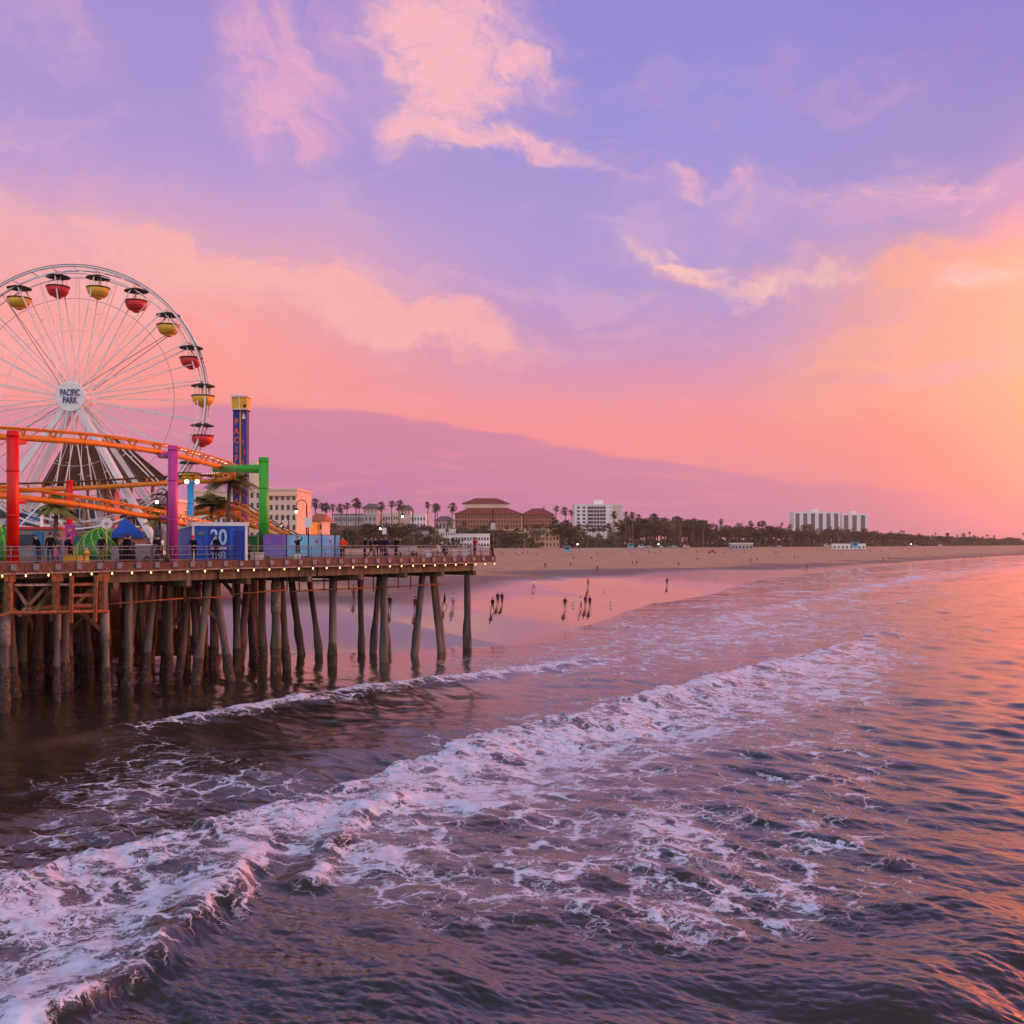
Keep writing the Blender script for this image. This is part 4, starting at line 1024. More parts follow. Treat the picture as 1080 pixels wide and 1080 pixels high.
# ================================================================== people: one continuous skinned body per pose, hair as a child
M_SKIN = mat('skin', (.42,.24,.16), .6, var=.05)
def body_mesh(pose, female=False, baggy=0.0):
    """skeleton in metres, feet on z=0, facing +y; returns mesh with slots skin, top, trousers, shoes"""
    J = {'pel':(0,0,.93),'bel':(0,.01,1.05),'che':(0,0,1.27),'sho':(0,-.01,1.40),'nec':(0,0,1.50),'jaw':(0,.02,1.57),'hea':(0,.015,1.65),'cro':(0,0,1.73)}
    def leg(s, knee, ank, toe): J.update({s+'hip':((-.09 if s=='l' else .09),0,.90), s+'kne':knee, s+'ank':ank, s+'toe':toe})
    def arm(s, elb, wri, han): J.update({s+'shr':((-.18 if s=='l' else .18),-.01,1.39), s+'elb':elb, s+'wri':wri, s+'han':han})
    leg('l', (-.10,.02,.50), (-.11,-.02,.09), (-.13,.12,.035)); leg('r', (.10,.02,.50), (.11,-.02,.09), (.13,.12,.035))
    arm('l', (-.24,-.03,1.12), (-.25,.05,.88), (-.24,.08,.79)); arm('r', (.24,-.03,1.12), (.25,.05,.88), (.24,.08,.79))
    if pose == 'walk':
        leg('l', (-.10,.20,.52), (-.10,.25,.10), (-.11,.39,.07)); leg('r', (.10,-.02,.49), (.10,-.30,.15), (.11,-.20,.035))
        arm('l', (-.24,-.14,1.14), (-.25,-.16,.90), (-.24,-.15,.81)); arm('r', (.24,.06,1.13), (.24,.22,.94), (.23,.27,.87))
    if pose == 'photo':     # both hands up at the face with a phone
        arm('l', (-.24,.16,1.22), (-.10,.36,1.46), (-.06,.40,1.53)); arm('r', (.24,.16,1.22), (.10,.36,1.46), (.06,.40,1.53))
    if pose == 'raised':
        arm('l', (-.30,.10,1.50), (-.24,.18,1.76), (-.22,.20,1.85)); arm('r', (.26,.12,1.22), (.16,.34,1.36), (.13,.38,1.43))
    if pose == 'lean':      # forearms on a rail
        for k in ('che','sho','nec','jaw','hea','cro'): x,y,z = J[k]; J[k] = (x,y+(z-.93)*.32,z-.05*(z-.93)/.8)
        arm('l', (-.25,.20,1.10), (-.16,.44,1.06), (-.12,.50,1.04)); arm('r', (.25,.20,1.10), (.16,.44,1.06), (.12,.50,1.04))
        J['lshr'] = (-.18,.13,1.35); J['rshr'] = (.18,.13,1.35)
    if pose == 'akimbo':
        arm('l', (-.38,-.08,1.16), (-.20,.05,1.02), (-.15,.08,.99)); arm('r', (.38,-.08,1.16), (.20,.05,1.02), (.15,.08,.99))
    if pose == 'crouch' or pose == 'sit':
        dz = -.50 if pose == 'crouch' else -.80
        for k in list(J):
            if k[1:] not in ('kne','ank','toe'): x,y,z = J[k]; J[k] = (x,y-(.15 if pose=='crouch' else .0)+(z-.93)*.30*(z>.93),z+dz)
        for s_, q in (('l',-1),('r',1)):
            if pose == 'crouch': leg_ = {'kne':(q*.14,.22,.42),'ank':(q*.12,-.02,.09),'toe':(q*.14,.12,.035)}
            else: leg_ = {'kne':(q*.16,.36,.45),'ank':(q*.12,.62,.08),'toe':(q*.14,.70,.14)}
            for k, v in leg_.items(): J[s_+k] = v
            hx = J[s_+'hip']; J[s_+'elb'] = (q*.25,.10,J['che'][2]-.14); J[s_+'wri'] = (q*.16,.30,.50); J[s_+'han'] = (q*.12,.37,.50)
    E = [('pel','bel'),('bel','che'),('che','sho'),('sho','nec'),('nec','jaw'),('jaw','hea'),('hea','cro')]
    R = {'pel':(.155,.115),'bel':(.135,.10),'che':(.165,.115),'sho':(.12,.085),'nec':(.055,.055),'jaw':(.07,.085),'hea':(.082,.10),'cro':(.05,.06)}
    for s in 'lr':
        E += [('pel',s+'hip'),(s+'hip',s+'kne'),(s+'kne',s+'ank'),(s+'ank',s+'toe'),('sho',s+'shr'),(s+'shr',s+'elb'),(s+'elb',s+'wri'),(s+'wri',s+'han')]
        R.update({s+'hip':(.095,.10),s+'kne':(.062,.062),s+'ank':(.042,.045),s+'toe':(.04,.03),s+'shr':(.065,.065),s+'elb':(.047,.047),s+'wri':(.032,.032),s+'han':(.034,.022)})
    # five short fingers on each hand
    for s, q in (('l',-1),('r',1)):
        h = Vector(J[s+'han']); w = Vector(J[s+'wri']); d_ = (h-w).normalized(); sd = Vector((1,0,0)) if abs(d_.x) < .7 else Vector((0,1,0))
        for i in range(4):
            k = f'{s}f{i}'; J[k] = tuple(h+d_*(.075-.01*abs(i-1.3))+sd*((i-1.5)*.02)); E.append((s+'han', k)); R[k] = (.0085,.0085)
        k = s+'th'; J[k] = tuple(w+d_*.07+sd*(-q)*.045); E.append((s+'wri', k)); R[k] = (.010,.010)
    names = list(J); me = bpy.data.meshes.new('person')
    me.from_pydata([J[n] for n in names], [(names.index(a), names.index(b_)) for a, b_ in E], [])
    o = bpy.data.objects.new('person', me); COL.objects.link(o)
    sk = o.modifiers.new('s', 'SKIN'); sk.use_smooth_shade = True
    for i, n in enumerate(names):
        r = R[n]; g = baggy if n in ('che','bel','pel','lelb','relb','sho') else 0
        me.skin_vertices[0].data[i].radius = (r[0]*(1+g), r[1]*(1+g)); me.skin_vertices[0].data[i].use_root = (n == 'pel')
    ss = o.modifiers.new('u', 'SUBSURF'); ss.levels = 1; ss.render_levels = 1
    dg = bpy.context.evaluated_depsgraph_get(); out = bpy.data.meshes.new_from_object(o.evaluated_get(dg)); bpy.data.objects.remove(o)
    # clothing by nearest bone
    segs = [(a, b_, Vector(J[a]), Vector(J[b_])) for a, b_ in E]
    def slot(a, b_, t):
        k = b_[1:] if b_[0] in 'lr' and b_[1:] in ('hip','kne','ank','toe','shr','elb','wri','han') else b_
        if k in ('nec',): return 1 if t < .4 else 0
        if k in ('jaw','hea','cro','han') or b_[1:2] == 'f' or b_[1:] == 'th': return 0
        if k == 'wri': return 1 if t < .85 else 0
        if k in ('bel','che','sho','shr','elb'): return 1
        if k == 'ank': return 2 if t < .86 else 3
        if k == 'toe': return 3
        return 2
    sl = []
    for p in out.polygons:
        c_ = p.center; bd = 9; bs = 1
        for a, b_, A, B in segs:
            d_ = B-A; t_ = max(0, min(1, (c_-A).dot(d_)/d_.length_squared)); q = (A+d_*t_-c_).length
            q -= (R[a][0]*(1-t_)+R[b_][0]*t_)*.8
            if q < bd: bd, bs = q, slot(a, b_, t_)
        sl.append(bs)
    out.materials.clear()
    for m_ in (M_SKIN, M_SKIN, M_SKIN, M_SKIN): out.materials.append(m_)
    out.polygons.foreach_set('material_index', sl); out.name = 'person'
    return out, Vector(J['hea']), Vector(J['han'] if 'han' in J else J['rhan']), (Vector(J['hea'])-Vector(J['nec'])).normalized()
BODY = {}
CL = {}
def cloth(col, k='fabric'):
    if col not in CL: CL[col] = mat(k, lin(tuple(min(255, c*1.05) for c in col)), .95, var=.2, scale=9, spec=.08)
    return CL[col]
M_HAIR = mat('dark_hair', (.03,.02,.015), .7); M_HAIR2 = mat('fair_hair', (.24,.14,.06), .7)
def person(loc, pose, top, low, label, rz=0, hair=M_HAIR, shoes=(20,18,18), h=1.0, extras=(), group=None, legs=None):
    if pose not in BODY: BODY[pose] = body_mesh(pose, baggy=.10)
    me, hd, hn, ax = BODY[pose]
    o = link('person', me, None, tuple(loc)); o.rotation_euler = (0, 0, math.radians(rz)); o.scale = (h, h, h)
    tag(o, label, 'person', group)
    for i, c_ in ((1, top), (2, low), (3, shoes)):
        o.material_slots[i].link = 'OBJECT'; o.material_slots[i].material = cloth(c_)
    o.material_slots[0].link = 'OBJECT'; o.material_slots[0].material = M_SKIN
    if extras != 'far':
        hb = MB().ball(hd+Vector((0,-.02,.03)), .108, 5, sq=(.86,1.0,1.0)); 
        hb.v = [(v[0], min(v[1], hd.y+.045), max(v[2], hd.z-.10)) for v in hb.v]
        link('hair', hb.mesh('hair', hair), o)
        fc_ = MB().ball(hd+Vector((-.032,.088,.01)), .012, 3).ball(hd+Vector((.032,.088,.01)), .012, 3)
        link('eyes', fc_.mesh('eyes', M_HAIR), o)
        link('nose', MB().ball(hd+Vector((0,.10,-.02)), .016, 3, sq=(.8,1.2,1.5)).mesh('nose', M_SKIN), o)
        for e in extras:
            if e[0] == 'pack': link('backpack', MB().ball(Vector((0,-.20,1.22)), .17, 5, sq=(.9,.6,1.3)).mesh('backpack', cloth(e[1])), o)
            if e[0] == 'cap': link('hat', MB().lathe([(.115,-.02),(.11,.06),(.07,.115),(.01,.125)], hd+Vector((0,-.005,.02)), 12).box(hd+Vector((0,.12,.01)), (.15,.12,.02)).mesh('hat', cloth(e[1])), o)
            if e[0] == 'hood': link('hood', MB().ball(hd+Vector((0,-.03,.02)), .13, 5).mesh('hood', cloth(e[1])), o)
    return o
def bag(loc, col, label, s=.3):
    mb = MB().prism([(-s/2,0),(s/2,0),(s/2*.85,s*1.1),(-s/2*.85,s*1.1)], s*.5, c=(loc[0],loc[1],loc[2]))
    mb2 = MB().path([Vector(loc)+Vector((s*.3*math.cos(a),s*.25,s*1.1+s*.45*math.sin(a))) for a in np.linspace(0, PI, 7)], .014, 5)
    t = thing('shopping_bag', label, 'bag', tuple(loc)); part('bag_body', mb, cloth(col), t); part('handle', mb2, M_POST, t)
def rp_(px, t=1.0):
    s = s_of(px); p = PP(s, t); k = (px-540)/F   # keep the sight line while stepping back from the rail
    den = PU.x-k*PU.y; s2 = ((k*(P0.y+PNV.y*t))-(P0.x+PNV.x*t))/den; return PP(s2, t, DECK)
bk = (14,14,18); jn = (40,55,95); dk = (25,25,35); kh = (120,95,75); nv_ = (22,26,52); wh = (200,195,195); gr = (90,90,95)
person(rp_(41,.9), 'lean', bk, (80,52,40), 'person in black top and brown shorts leaning at the rail right of the red column', 150)
person(rp_(53,1.0), 'stand', (18,20,24), jn, 'person in black jacket and blue jeans, between two friends by the yellow barrier', 20, h=1.06)
person(rp_(64,.8), 'lean', gr, (110,130,160), 'person in grey shirt and pale jeans leaning beside the yellow barrier', 165)
person(rp_(58.5,.6), 'stand', (210,90,120), (150,80,100), 'small child in pink standing by the rail', 160, h=.58, hair=M_HAIR2)
person(rp_(73,2.6), 'walk', (20,20,28), dk, 'person with dark backpack walking behind the yellow hydrant', -60, extras=(('pack', (35,20,50)),))
person(rp_(107,.9), 'stand', (26,18,36), kh, 'person in dark purple shirt and khaki trousers below the round white sign', 12)
person(rp_(133,1.4), 'stand', (18,18,22), (24,24,30), 'person dressed in black beside the dark bins', 60)
person(rp_(136.5,1.0), 'stand', (26,24,30), (20,24,40), 'second person dressed in black, nearer the grey cart', -70)
person(rp_(168,.9), 'walk', (30,22,22), (28,28,40), 'person in dark clothes with white pouch left of the magenta column', 90, extras=(('pack', (205,200,200)),))
person(rp_(165,2.2), 'stand', (36,26,24), (30,30,34), 'person in brown black jacket behind the one with the white pouch', 40)
person(rp_(204.5,.7), 'lean', (16,20,22), (20,30,36), 'person in black wearing a bright magenta hat before the blue kiosk', 180, extras=(('cap', (215,12,70)),))
person(rp_(228,.7), 'stand', (12,12,18), (14,16,34), 'person in black standing in front of the number 20', 175)
person(rp_(258.5,.9), 'crouch', wh, (40,34,40), 'person in white top crouching at the right corner of the blue kiosk', 100)
person(rp_(261,1.5), 'crouch', (45,35,42), (25,22,28), 'person in dark clothes crouching beside the one in white', -80)
person(rp_(314,.9), 'raised', (14,20,22), (12,12,16), 'person in black with arms raised before the blue mural panels', 200)
bag(rp_(313.5,.45), (215,210,205), 'white bag standing on the deck by the person with raised arms', .42)
person(rp_(361.5,.9), 'akimbo', (235,70,12), (24,26,34), 'person in bright orange jacket at the right end of the mural fence', 160)
for px, t, top, low, ps, rz, lab in ((385,.8,(24,30,32),(22,24,30),'stand',120,'leftmost of the dark-clothed group, in a green black coat'),(391,1.6,(34,34,44),(26,26,32),'walk',-90,'walking person in the dark-clothed group, second from its left'),
    (397,.7,(30,26,44),(44,44,66),'lean',170,'person in purple black top leaning at the rail inside the group'),(402.5,1.2,(52,26,38),(30,34,52),'stand',-30,'person in maroon top inside the dark-clothed group'),
    (407,.8,(26,34,60),(24,30,48),'stand',150,'rightmost of the dark-clothed group, in navy'),(417.5,.8,(12,14,16),(18,18,22),'photo',-60,'tall person in black taking a photo right of the dark-clothed group'),
    (456,1.8,(140,130,128),(80,80,90),'sit',150,'person in grey sitting near the pale crates'),(462,1.2,(196,190,190),(110,105,110),'crouch',90,'person in white crouching left of the red-jacketed one'),(469,1.4,(24,28,40),(30,30,36),'crouch',-120,'person in navy crouching left of the red-jacketed one'),
    (500.5,.8,(150,10,16),(24,24,34),'photo',-50,'person in red jacket near the pier corner'),(518.5,1.0,(16,14,22),(20,18,24),'lean',-130,'person in black leaning below the pink banner at the pier corner')):
    person(rp_(px, t), ps, top, low, lab if lab.startswith(('person','walking','tall')) else lab.replace('leftmost', 'leftmost person').replace('rightmost', 'rightmost person'), rz)
# ---- on the wet sand
def sp_(px, py): return on_sand(px, py)
for px, py, ps, top, low, lab, rz in (
 (519.5,645,'walk',(24,22,26),(22,22,28),'person in black nearest the water in the group of three right of the pier',30),
 (525,638,'stand',(28,26,34),(24,24,30),'middle person of the group of three right of the pier',160),
 (529.5,638,'stand',(22,28,38),(26,24,30),'right-hand person of the group of three right of the pier',-140),
 (469,641,'walk',(22,20,24),(20,20,26),'person in black seen between the last two pier piles',80),
 (478,641,'stand',(170,170,185),(90,95,120),'person in pale clothes seen left of the last pier pile',0),
 (411,644,'stand',(24,20,26),(22,22,28),'dark-clothed person half hidden behind a pier pile',0),
 (438,645,'stand',(140,20,30),(40,30,36),'person in red beside a pier pile',0),
 (373,632,'walk',(160,60,60),(60,50,60),'far person in faded red seen under the pier',0),
 (563,622,'walk',(205,200,205),(60,50,58),'person in white shirt alone on the wet sand',40),
 (596,643,'stand',(20,20,24),(110,110,116),'tall person in black top and grey trousers left of the ball players',170),
 (612.5,642,'walk',(215,212,214),(30,28,34),'person in white shirt in the group on the wet sand',-60),
 (617.5,640,'stand',(110,24,36),(34,30,40),'person in dark red between the white shirt and the navy coat',20),
 (622,641,'stand',(24,34,70),(28,30,50),'person in navy coat at the right of the group on wet sand',-30),
 (620.3,619,'stand',(190,120,20),(60,40,30),'person in yellow farther out behind the group on wet sand',0),
 (703.5,618,'stand',(26,22,26),(30,26,30),'lone dark person on wet sand far right of the groups',10),
 (850.5,600,'stand',(26,22,28),(24,22,26),'person at the water edge below the twin white towers',0),
 (931.5,592,'stand',(30,26,30),(26,24,28),'tall thin dark figure by the water right of the towers',0),
 (938,591,'walk',(40,34,36),(30,26,30),'small figure just right of the tall thin one',0)):
    person(sp_(px, py), ps, top, low, lab, rz, h=1.0)
# ---- scattered over the dry sand (small in the picture)
dry_p = [(527,583,'sit',(60,20,24),'left of a pair near the pier corner'),(530,584,'sit',(110,70,40),'right of a pair near the pier corner'),(537,580,'stand',(24,24,30),'far back above the pair'),
 (543.5,584,'sit',(20,20,24),'alone right of the pair'),(546,586,'sit',(120,90,50),'in tan, alone'),(551.5,583.5,'sit',(24,20,24),'in black near the tall walker'),(556.5,584,'walk',(24,28,40),'walking upright, far from the water'),
 (566,585.5,'sit',(130,70,40),'in orange brown left of the first lifeguard tower'),(575,599.5,'walk',(22,20,26),'walking toward the pier'),(601.5,597.5,'walk',(18,18,26),'walking below the first lifeguard tower'),
 (604.5,589.5,'sit',(16,16,20),'reclining right below the first lifeguard tower'),(624,589,'sit',(18,18,22),'reclining between the two lifeguard towers'),(630,603,'walk',(20,20,30),'walking at the edge of the wet sand'),
 (630,584,'sit',(80,30,36),'sitting behind the edge walker'),(611,583,'stand',(120,120,130),'in grey beside the first lifeguard tower'),(647.5,584,'sit',(26,22,26),'left under the second lifeguard tower'),(666.5,584,'sit',(20,18,22),'at the foot of the second lifeguard tower'),
 (667,596,'walk',(20,20,26),'left of a walking pair'),(671.5,596,'walk',(26,20,28),'right of a walking pair'),(684,583.5,'stand',(40,30,34),'small, left of a red shirt'),(691.3,585,'stand',(100,16,24),'in a red shirt'),(697,583,'stand',(50,44,50),'small, right of a red shirt'),
 (715.5,597.5,'stand',(30,24,30),'alone left of the red truck'),(719.5,583,'sit',(50,34,40),'sitting left of the red truck'),(735,583.5,'stand',(30,26,30),'standing just left of the red truck'),(734,590,'sit',(26,22,30),'left of a seated pair below the red truck'),(736.5,590,'sit',(40,30,36),'right of a seated pair below the red truck'),
 (763,583.5,'sit',(30,24,26),'first of three in a line right of the red truck'),(773.5,583,'sit',(26,24,28),'second of three in a line right of the red truck'),(785,583.5,'sit',(40,30,34),'third of three in a line right of the red truck'),
 (791,593,'stand',(24,26,40),'left of a tall trio by the pool of water'),(793,593,'stand',(30,30,60),'middle of a tall trio by the pool of water'),(798.5,592,'stand',(60,40,44),'right of a tall trio by the pool of water'),
 (818,583.5,'sit',(20,18,22),'in a dark huddle below the palms'),(821,583.5,'sit',(28,22,28),'right end of the dark huddle below the palms'),(838,589.5,'stand',(50,36,40),'left of a pair below the towers'),(841.3,589.5,'stand',(30,26,32),'right of a pair below the towers'),
 (862.5,581,'stand',(30,26,30),'left under the white towers'),(868,582,'stand',(34,26,30),'right under the white towers'),(872.5,582.5,'sit',(36,30,34),'sitting under the white towers'),(888,585,'sit',(22,20,24),'sitting left of the third lifeguard tower'),
 (912,582,'stand',(60,30,40),'in dark red right of the third lifeguard tower'),(917.5,582,'stand',(30,28,34),'in black right of the third lifeguard tower'),(928.5,582.5,'stand',(26,24,28),'above the tall thin figure'),(953.5,581,'sit',(30,26,30),'sitting toward the far right of the beach'),
 (976,582,'stand',(34,28,32),'standing toward the far right of the beach'),(979,586.5,'sit',(30,28,30),'near the far waterline'),(999,584,'stand',(30,26,30),'farthest right but three'),(1016.5,590,'stand',(30,28,34),'left of three at the far waterline'),(1027.5,590,'stand',(30,28,34),'middle of three at the far waterline'),(1034.5,590,'stand',(30,28,34),'right of three at the far waterline')]
for i, (px, py, ps, c_, lab) in enumerate(dry_p):
    person(sp_(px, py), ps, c_, (24+5*(i % 5), 24, 30), f'tiny beachgoer {lab}', (i*67) % 360, extras='far', group='people scattered over the beach')
# ---- gulls on the wet sand
M_GULL = mat('gull_feathers', (.45,.43,.42), .8)
for i, (px, py, lab) in enumerate(((604,637,'gull left of the white-shirted person'),(604.5,640,'lower gull left of the white-shirted person'),(644,637,'gull right of the navy-coated person'),(644.2,641,'lower gull right of the navy-coated person'),(637,624,'gull behind the navy-coated person'))):
    p = sp_(px, py); mb = MB().ball(p+Vector((0,0,.26)), .13, 5, sq=(1.8,.8,.8)).ball(p+Vector((.24,0,.38)), .06, 4)
    solo('gull', mb.tube(p+Vector((.29,0,.38)), p+Vector((.36,0,.37)), .015, .004, 5).tube(p+Vector((.03,.04,.0)), p+Vector((0,.04,.2)), .01, .01, 4).tube(p+Vector((.03,-.04,.0)), p+Vector((0,-.04,.2)), .01, .01, 4), M_GULL, 'small grey '+lab, 'bird', 'gulls on the wet sand')
# ================================================================== rides, stalls and clutter on the deck
def deck(px, d): p = at(px, 573, d); return Vector((p.x, p.y, DECK))
M_CRM = mat('cream_stucco', (.62,.52,.46), .8, var=.12); M_AWN = mat('blue_awning', (.02,.14,.36), .6, var=.15); M_TEAL = mat('teal_wall', (.02,.20,.24), .6, var=.2)
M_PINK = mat('pink_wall', (.62,.22,.36), .6, var=.1); M_GLS = mat('dark_glass', (.03,.035,.05), .15); M_GREY = mat('grey_metal', (.22,.21,.21), .6, var=.2); M_LIT = mat('lit_shop_window', (1,.8,.5), .5, emit=(1.0,.66,.36), es=.9)
t = thing('arcade_building', 'long pale arcade hall with blue awnings behind the ferris wheel legs', 'building', tuple(deck(80, 128)))
x0, x1 = at(-60, 0, 128).x, at(186, 0, 128).x; W_ = x1-x0
part('wall', MB().box(((x0+x1)/2, 132, DECK+3.2), (W_, 8, 6.4)), M_CRM, t); part('parapet', MB().box(((x0+x1)/2, 132, DECK+6.55), (W_+.4, 8.4, .35)), M_WHT, t)
for i, px in enumerate(range(-40, 180, 20)):
    c_ = at(px, 0, 128).x; m = (M_GLS, M_LIT, M_TEAL, M_GLS)[i % 4]
    part('window', MB().box((c_, 127.94, DECK+2.0), (1.7, .1, 2.6)), m, t)
    part('window', MB().box((c_, 127.94, DECK+4.9), (1.5, .1, 1.1)), M_GLS, t)
for px0, px1 in ((10,47),(118,140),(150,164)):
    a, b_ = at(px0, 0, 127).x, at(px1, 0, 127).x
    mb = MB(); z = DECK+5.2; mb.add([(a,125.5,z-1.6),(b_,125.5,z-1.6),(b_,127.85,z),(a,127.85,z),(a,127.85,z-1.6),(b_,127.85,z-1.6)], [(0,1,2,3),(0,3,4),(1,5,2),(0,4,5,1)]); part('awning', mb, M_AWN, t)
t = thing('pink_booth', 'tall pink and white booth seen between the wheel legs', 'booth', tuple(deck(118, 120)))
part('wall', MB().box(at(118,540,121)-Vector((0,0,1)), (1.25,1.6,9.0)), M_PINK, t); part('roof', MB().lathe([(1.1,0),(.1,1.2)], at(118,508,121), 4), M_WHT, t)
part('side_panel', MB().box(at(108.5,545,121), (1.0,1.2,7.2)), M_WHT, t)
# boat-shaped swinging ride
t = thing('swinging_boat', 'white swinging boat ride with yellow underside above the people by the rail', 'ride', tuple(deck(50, 92)))
def hull(x0, x1, y, d, th, dp, mb, lift=.5):
    n = 14; V = []
    for i in range(n+1):
        f = i/n; px = x0+(x1-x0)*f; c_ = at(px, y-lift*6*abs(2*f-1)**2.2, d); w = dp*math.sin(PI*min(max(f,.04),.96))
        V += [c_+Vector((0,-w,0)), c_+Vector((0,w,0)), c_+Vector((0,w*.4,-th)), c_+Vector((0,-w*.4,-th))]
    F_ = []
    for i in range(n):
        for k in range(4): F_.append((i*4+k, i*4+(k+1) % 4, i*4+4+(k+1) % 4, i*4+4+k))
    mb.add(V, F_, 0, False); mb.f += [(len(mb.v)-4,len(mb.v)-3,len(mb.v)-2,len(mb.v)-1)]; mb.m.append(0); mb.sm.append(False); return mb
part('hull', hull(17, 78, 556, 92, .75, 1.2, MB()), M_WHT, t); part('yellow_keel', hull(22, 62, 560.5, 92, .5, .8, MB(), .2), M_YEL, t)
part('hull', hull(72, 108, 560.5, 93, .45, .9, MB(), .15), M_WHT, t)
for px in (26, 45, 60): part('ride_leg', MB().beam(at(px,560,92), deck(px+5,92), .18, .18), M_GREY, t)
part('mast', MB().beam(at(44,530,92), at(44,557,92), .2, .2), M_WHT, t)
for a in ((44,531,22,553),(44,531,66,553)): part('stay', MB().beam(at(a[0],a[1],92), at(a[2],a[3],92), .10, .10), M_WHT, t)
t = thing('ticket_booth', 'grey booth with blue door and red trim beneath the boat ride', 'booth', tuple(deck(34, 88)))
part('wall', MB().box(deck(34,88)+Vector((0,0,1.2)), (5.6,2,2.4)), M_GREY, t); part('door', MB().box(deck(40,86.9)+Vector((0,0,1.1)), (.8,.06,2.1)), M_AWN, t); part('counter_window', MB().box(deck(27,86.9)+Vector((0,0,1.5)), (1.7,.06,.9)), M_GLS, t); part('roof', MB().box(deck(34,88)+Vector((0,0,2.5)), (6.0,2.4,.2)), M_RED, t)
t = thing('hanging_banner', 'deep magenta banner hanging on a red pole', 'banner', tuple(deck(74, 86)))
p = at(74, 553, 86); mb = MB().prism([(-.42,0),(.42,0),(.42,-1.05),(0,-1.75),(-.42,-1.05)], .05, c=p); part('cloth', mb, M_MAG, t); part('sun_disc', MB().lathe([(.16,0),(.16,.03)], p+Vector((0,-.02,-.5)), 12, M=Matrix.Rotation(PI/2,3,'X')), M_ORG, t); part('pole', MB().beam(p+Vector((0,.1,0)), deck(74,86.1), .1, .1), M_RPOST, t)
# green tentacled dome
M_DOME = mat('green_dome', (.02,.22,.05), .5, var=.3, dirt=(.10,.34,.04)); M_LIME = mat('lime_tube', (.30,.55,.04), .4)
c_ = deck(108, 78); t = thing('dome_ride', 'green dome ride wrapped in lime tubes behind the person in dark purple', 'ride', tuple(c_))
part('dome', MB().lathe([(1.75,0),(1.72,.7),(1.5,1.35),(1.1,1.85),(.6,2.2),(.05,2.35)], c_, 24), M_DOME, t)
for k in range(14):
    a = 2*PI*k/14; pts = [c_+Vector((r*math.cos(a+q*.25), r*math.sin(a+q*.25), z)) for q, (r, z) in enumerate(((.3,2.35),(.9,2.1),(1.45,1.6),(1.85,.95),(2.1,.25)))]
    part('tube_arm', MB().path(spline(pts, 3), .05, 6), M_LIME, t)
c_ = deck(-2, 70); t = thing('dome_ride', 'green ride dome cut by the left edge of the picture', 'ride', tuple(c_))
part('dome', MB().lathe([(1.2,0),(1.2,1.2),(.9,1.9),(.5,2.3),(.05,2.4)], c_, 20), M_DOME, t)
for k in range(8): a = PI*k/4; part('tube_arm', MB().path([c_+Vector((1.24*math.cos(a),1.24*math.sin(a),.1)), c_+Vector((1.24*math.cos(a),1.24*math.sin(a),1.3)), c_+Vector((.5*math.cos(a),.5*math.sin(a),2.35))], .045, 6), M_LIME, t)
c_ = deck(252, 79); t = thing('planter_hut', 'small green hut between the blue kiosk and the green column', 'hut', tuple(c_+Vector((1.0,0,0))))
b_ = deck(266, 80); part('wall', MB().box(b_+Vector((0,0,.85)), (1.05,1,1.7)), M_DOME, t); part('roof', MB().box(b_+Vector((0,0,1.78)), (1.3,1.3,.14)), M_GREY, t)
# round white sign
c_ = deck(112.5, 70); zc = at(112.5, 552.5, 70).z-DECK; t = thing('round_sign', 'round white scalloped sign on a yellow pole', 'sign', tuple(c_))
part('pole', MB().lathe([(.05,0),(.045,zc)], n=8), M_YEL, t, False)
sb_ = part('board', MB().lathe([(.34+.04*(k % 2),-.03) for k in range(1)]+[(.36,.03)], (0,0,zc), 20, M=Matrix.Rotation(PI/2,3,'X')), M_WHT, t, False)
mb = MB()
for k in range(10): mb.ball(Vector((.31*math.cos(k*PI/5), -.0, zc+.31*math.sin(k*PI/5))), .10, 4, sq=(1,.4,1))
part('scallop', mb, M_WHT, sb_, False); part('emblem', MB().box((0,-.06,zc+.03), (.26,.02,.16)), M_PINK, sb_, False)
# blue canopy tent over a striped stall
M_TENT = mat('blue_canopy_cloth', (.012,.075,.42), .65, var=.12); M_STRP = mat('peach_wall', (.72,.26,.14), .6, var=.15)
d = 76; A = [at(117.5,562,d), at(152,562,d), at(150,562.5,d+3.4), at(119,562.5,d+3.4)]; top = at(131,546.5,d+1.7); t = thing('canopy_tent', 'bright blue pitched canopy tent over a peach stall', 'tent', tuple(deck(135, d)))
mb = MB(); mb.add(A+[top]+[a-Vector((0,0,.36)) for a in A], [(0,1,4),(1,2,4),(2,3,4),(3,0,4),(0,5,6,1),(1,6,7,2),(2,7,8,3),(3,8,5,0)]); part('canopy', mb, M_TENT, t)
for a in A: part('leg', MB().beam(a, base(a), .06, .06), M_GREY, t)
mid = (A[0]+A[1])/2
part('stall_wall', MB().box((mid.x+.15, d+.9, DECK+1.05), (2.1,.8,1.15)), M_STRP, t); part('counter', MB().box((mid.x, d+.5, DECK+.5), (2.4,1.2,1.0)), M_GREY, t)
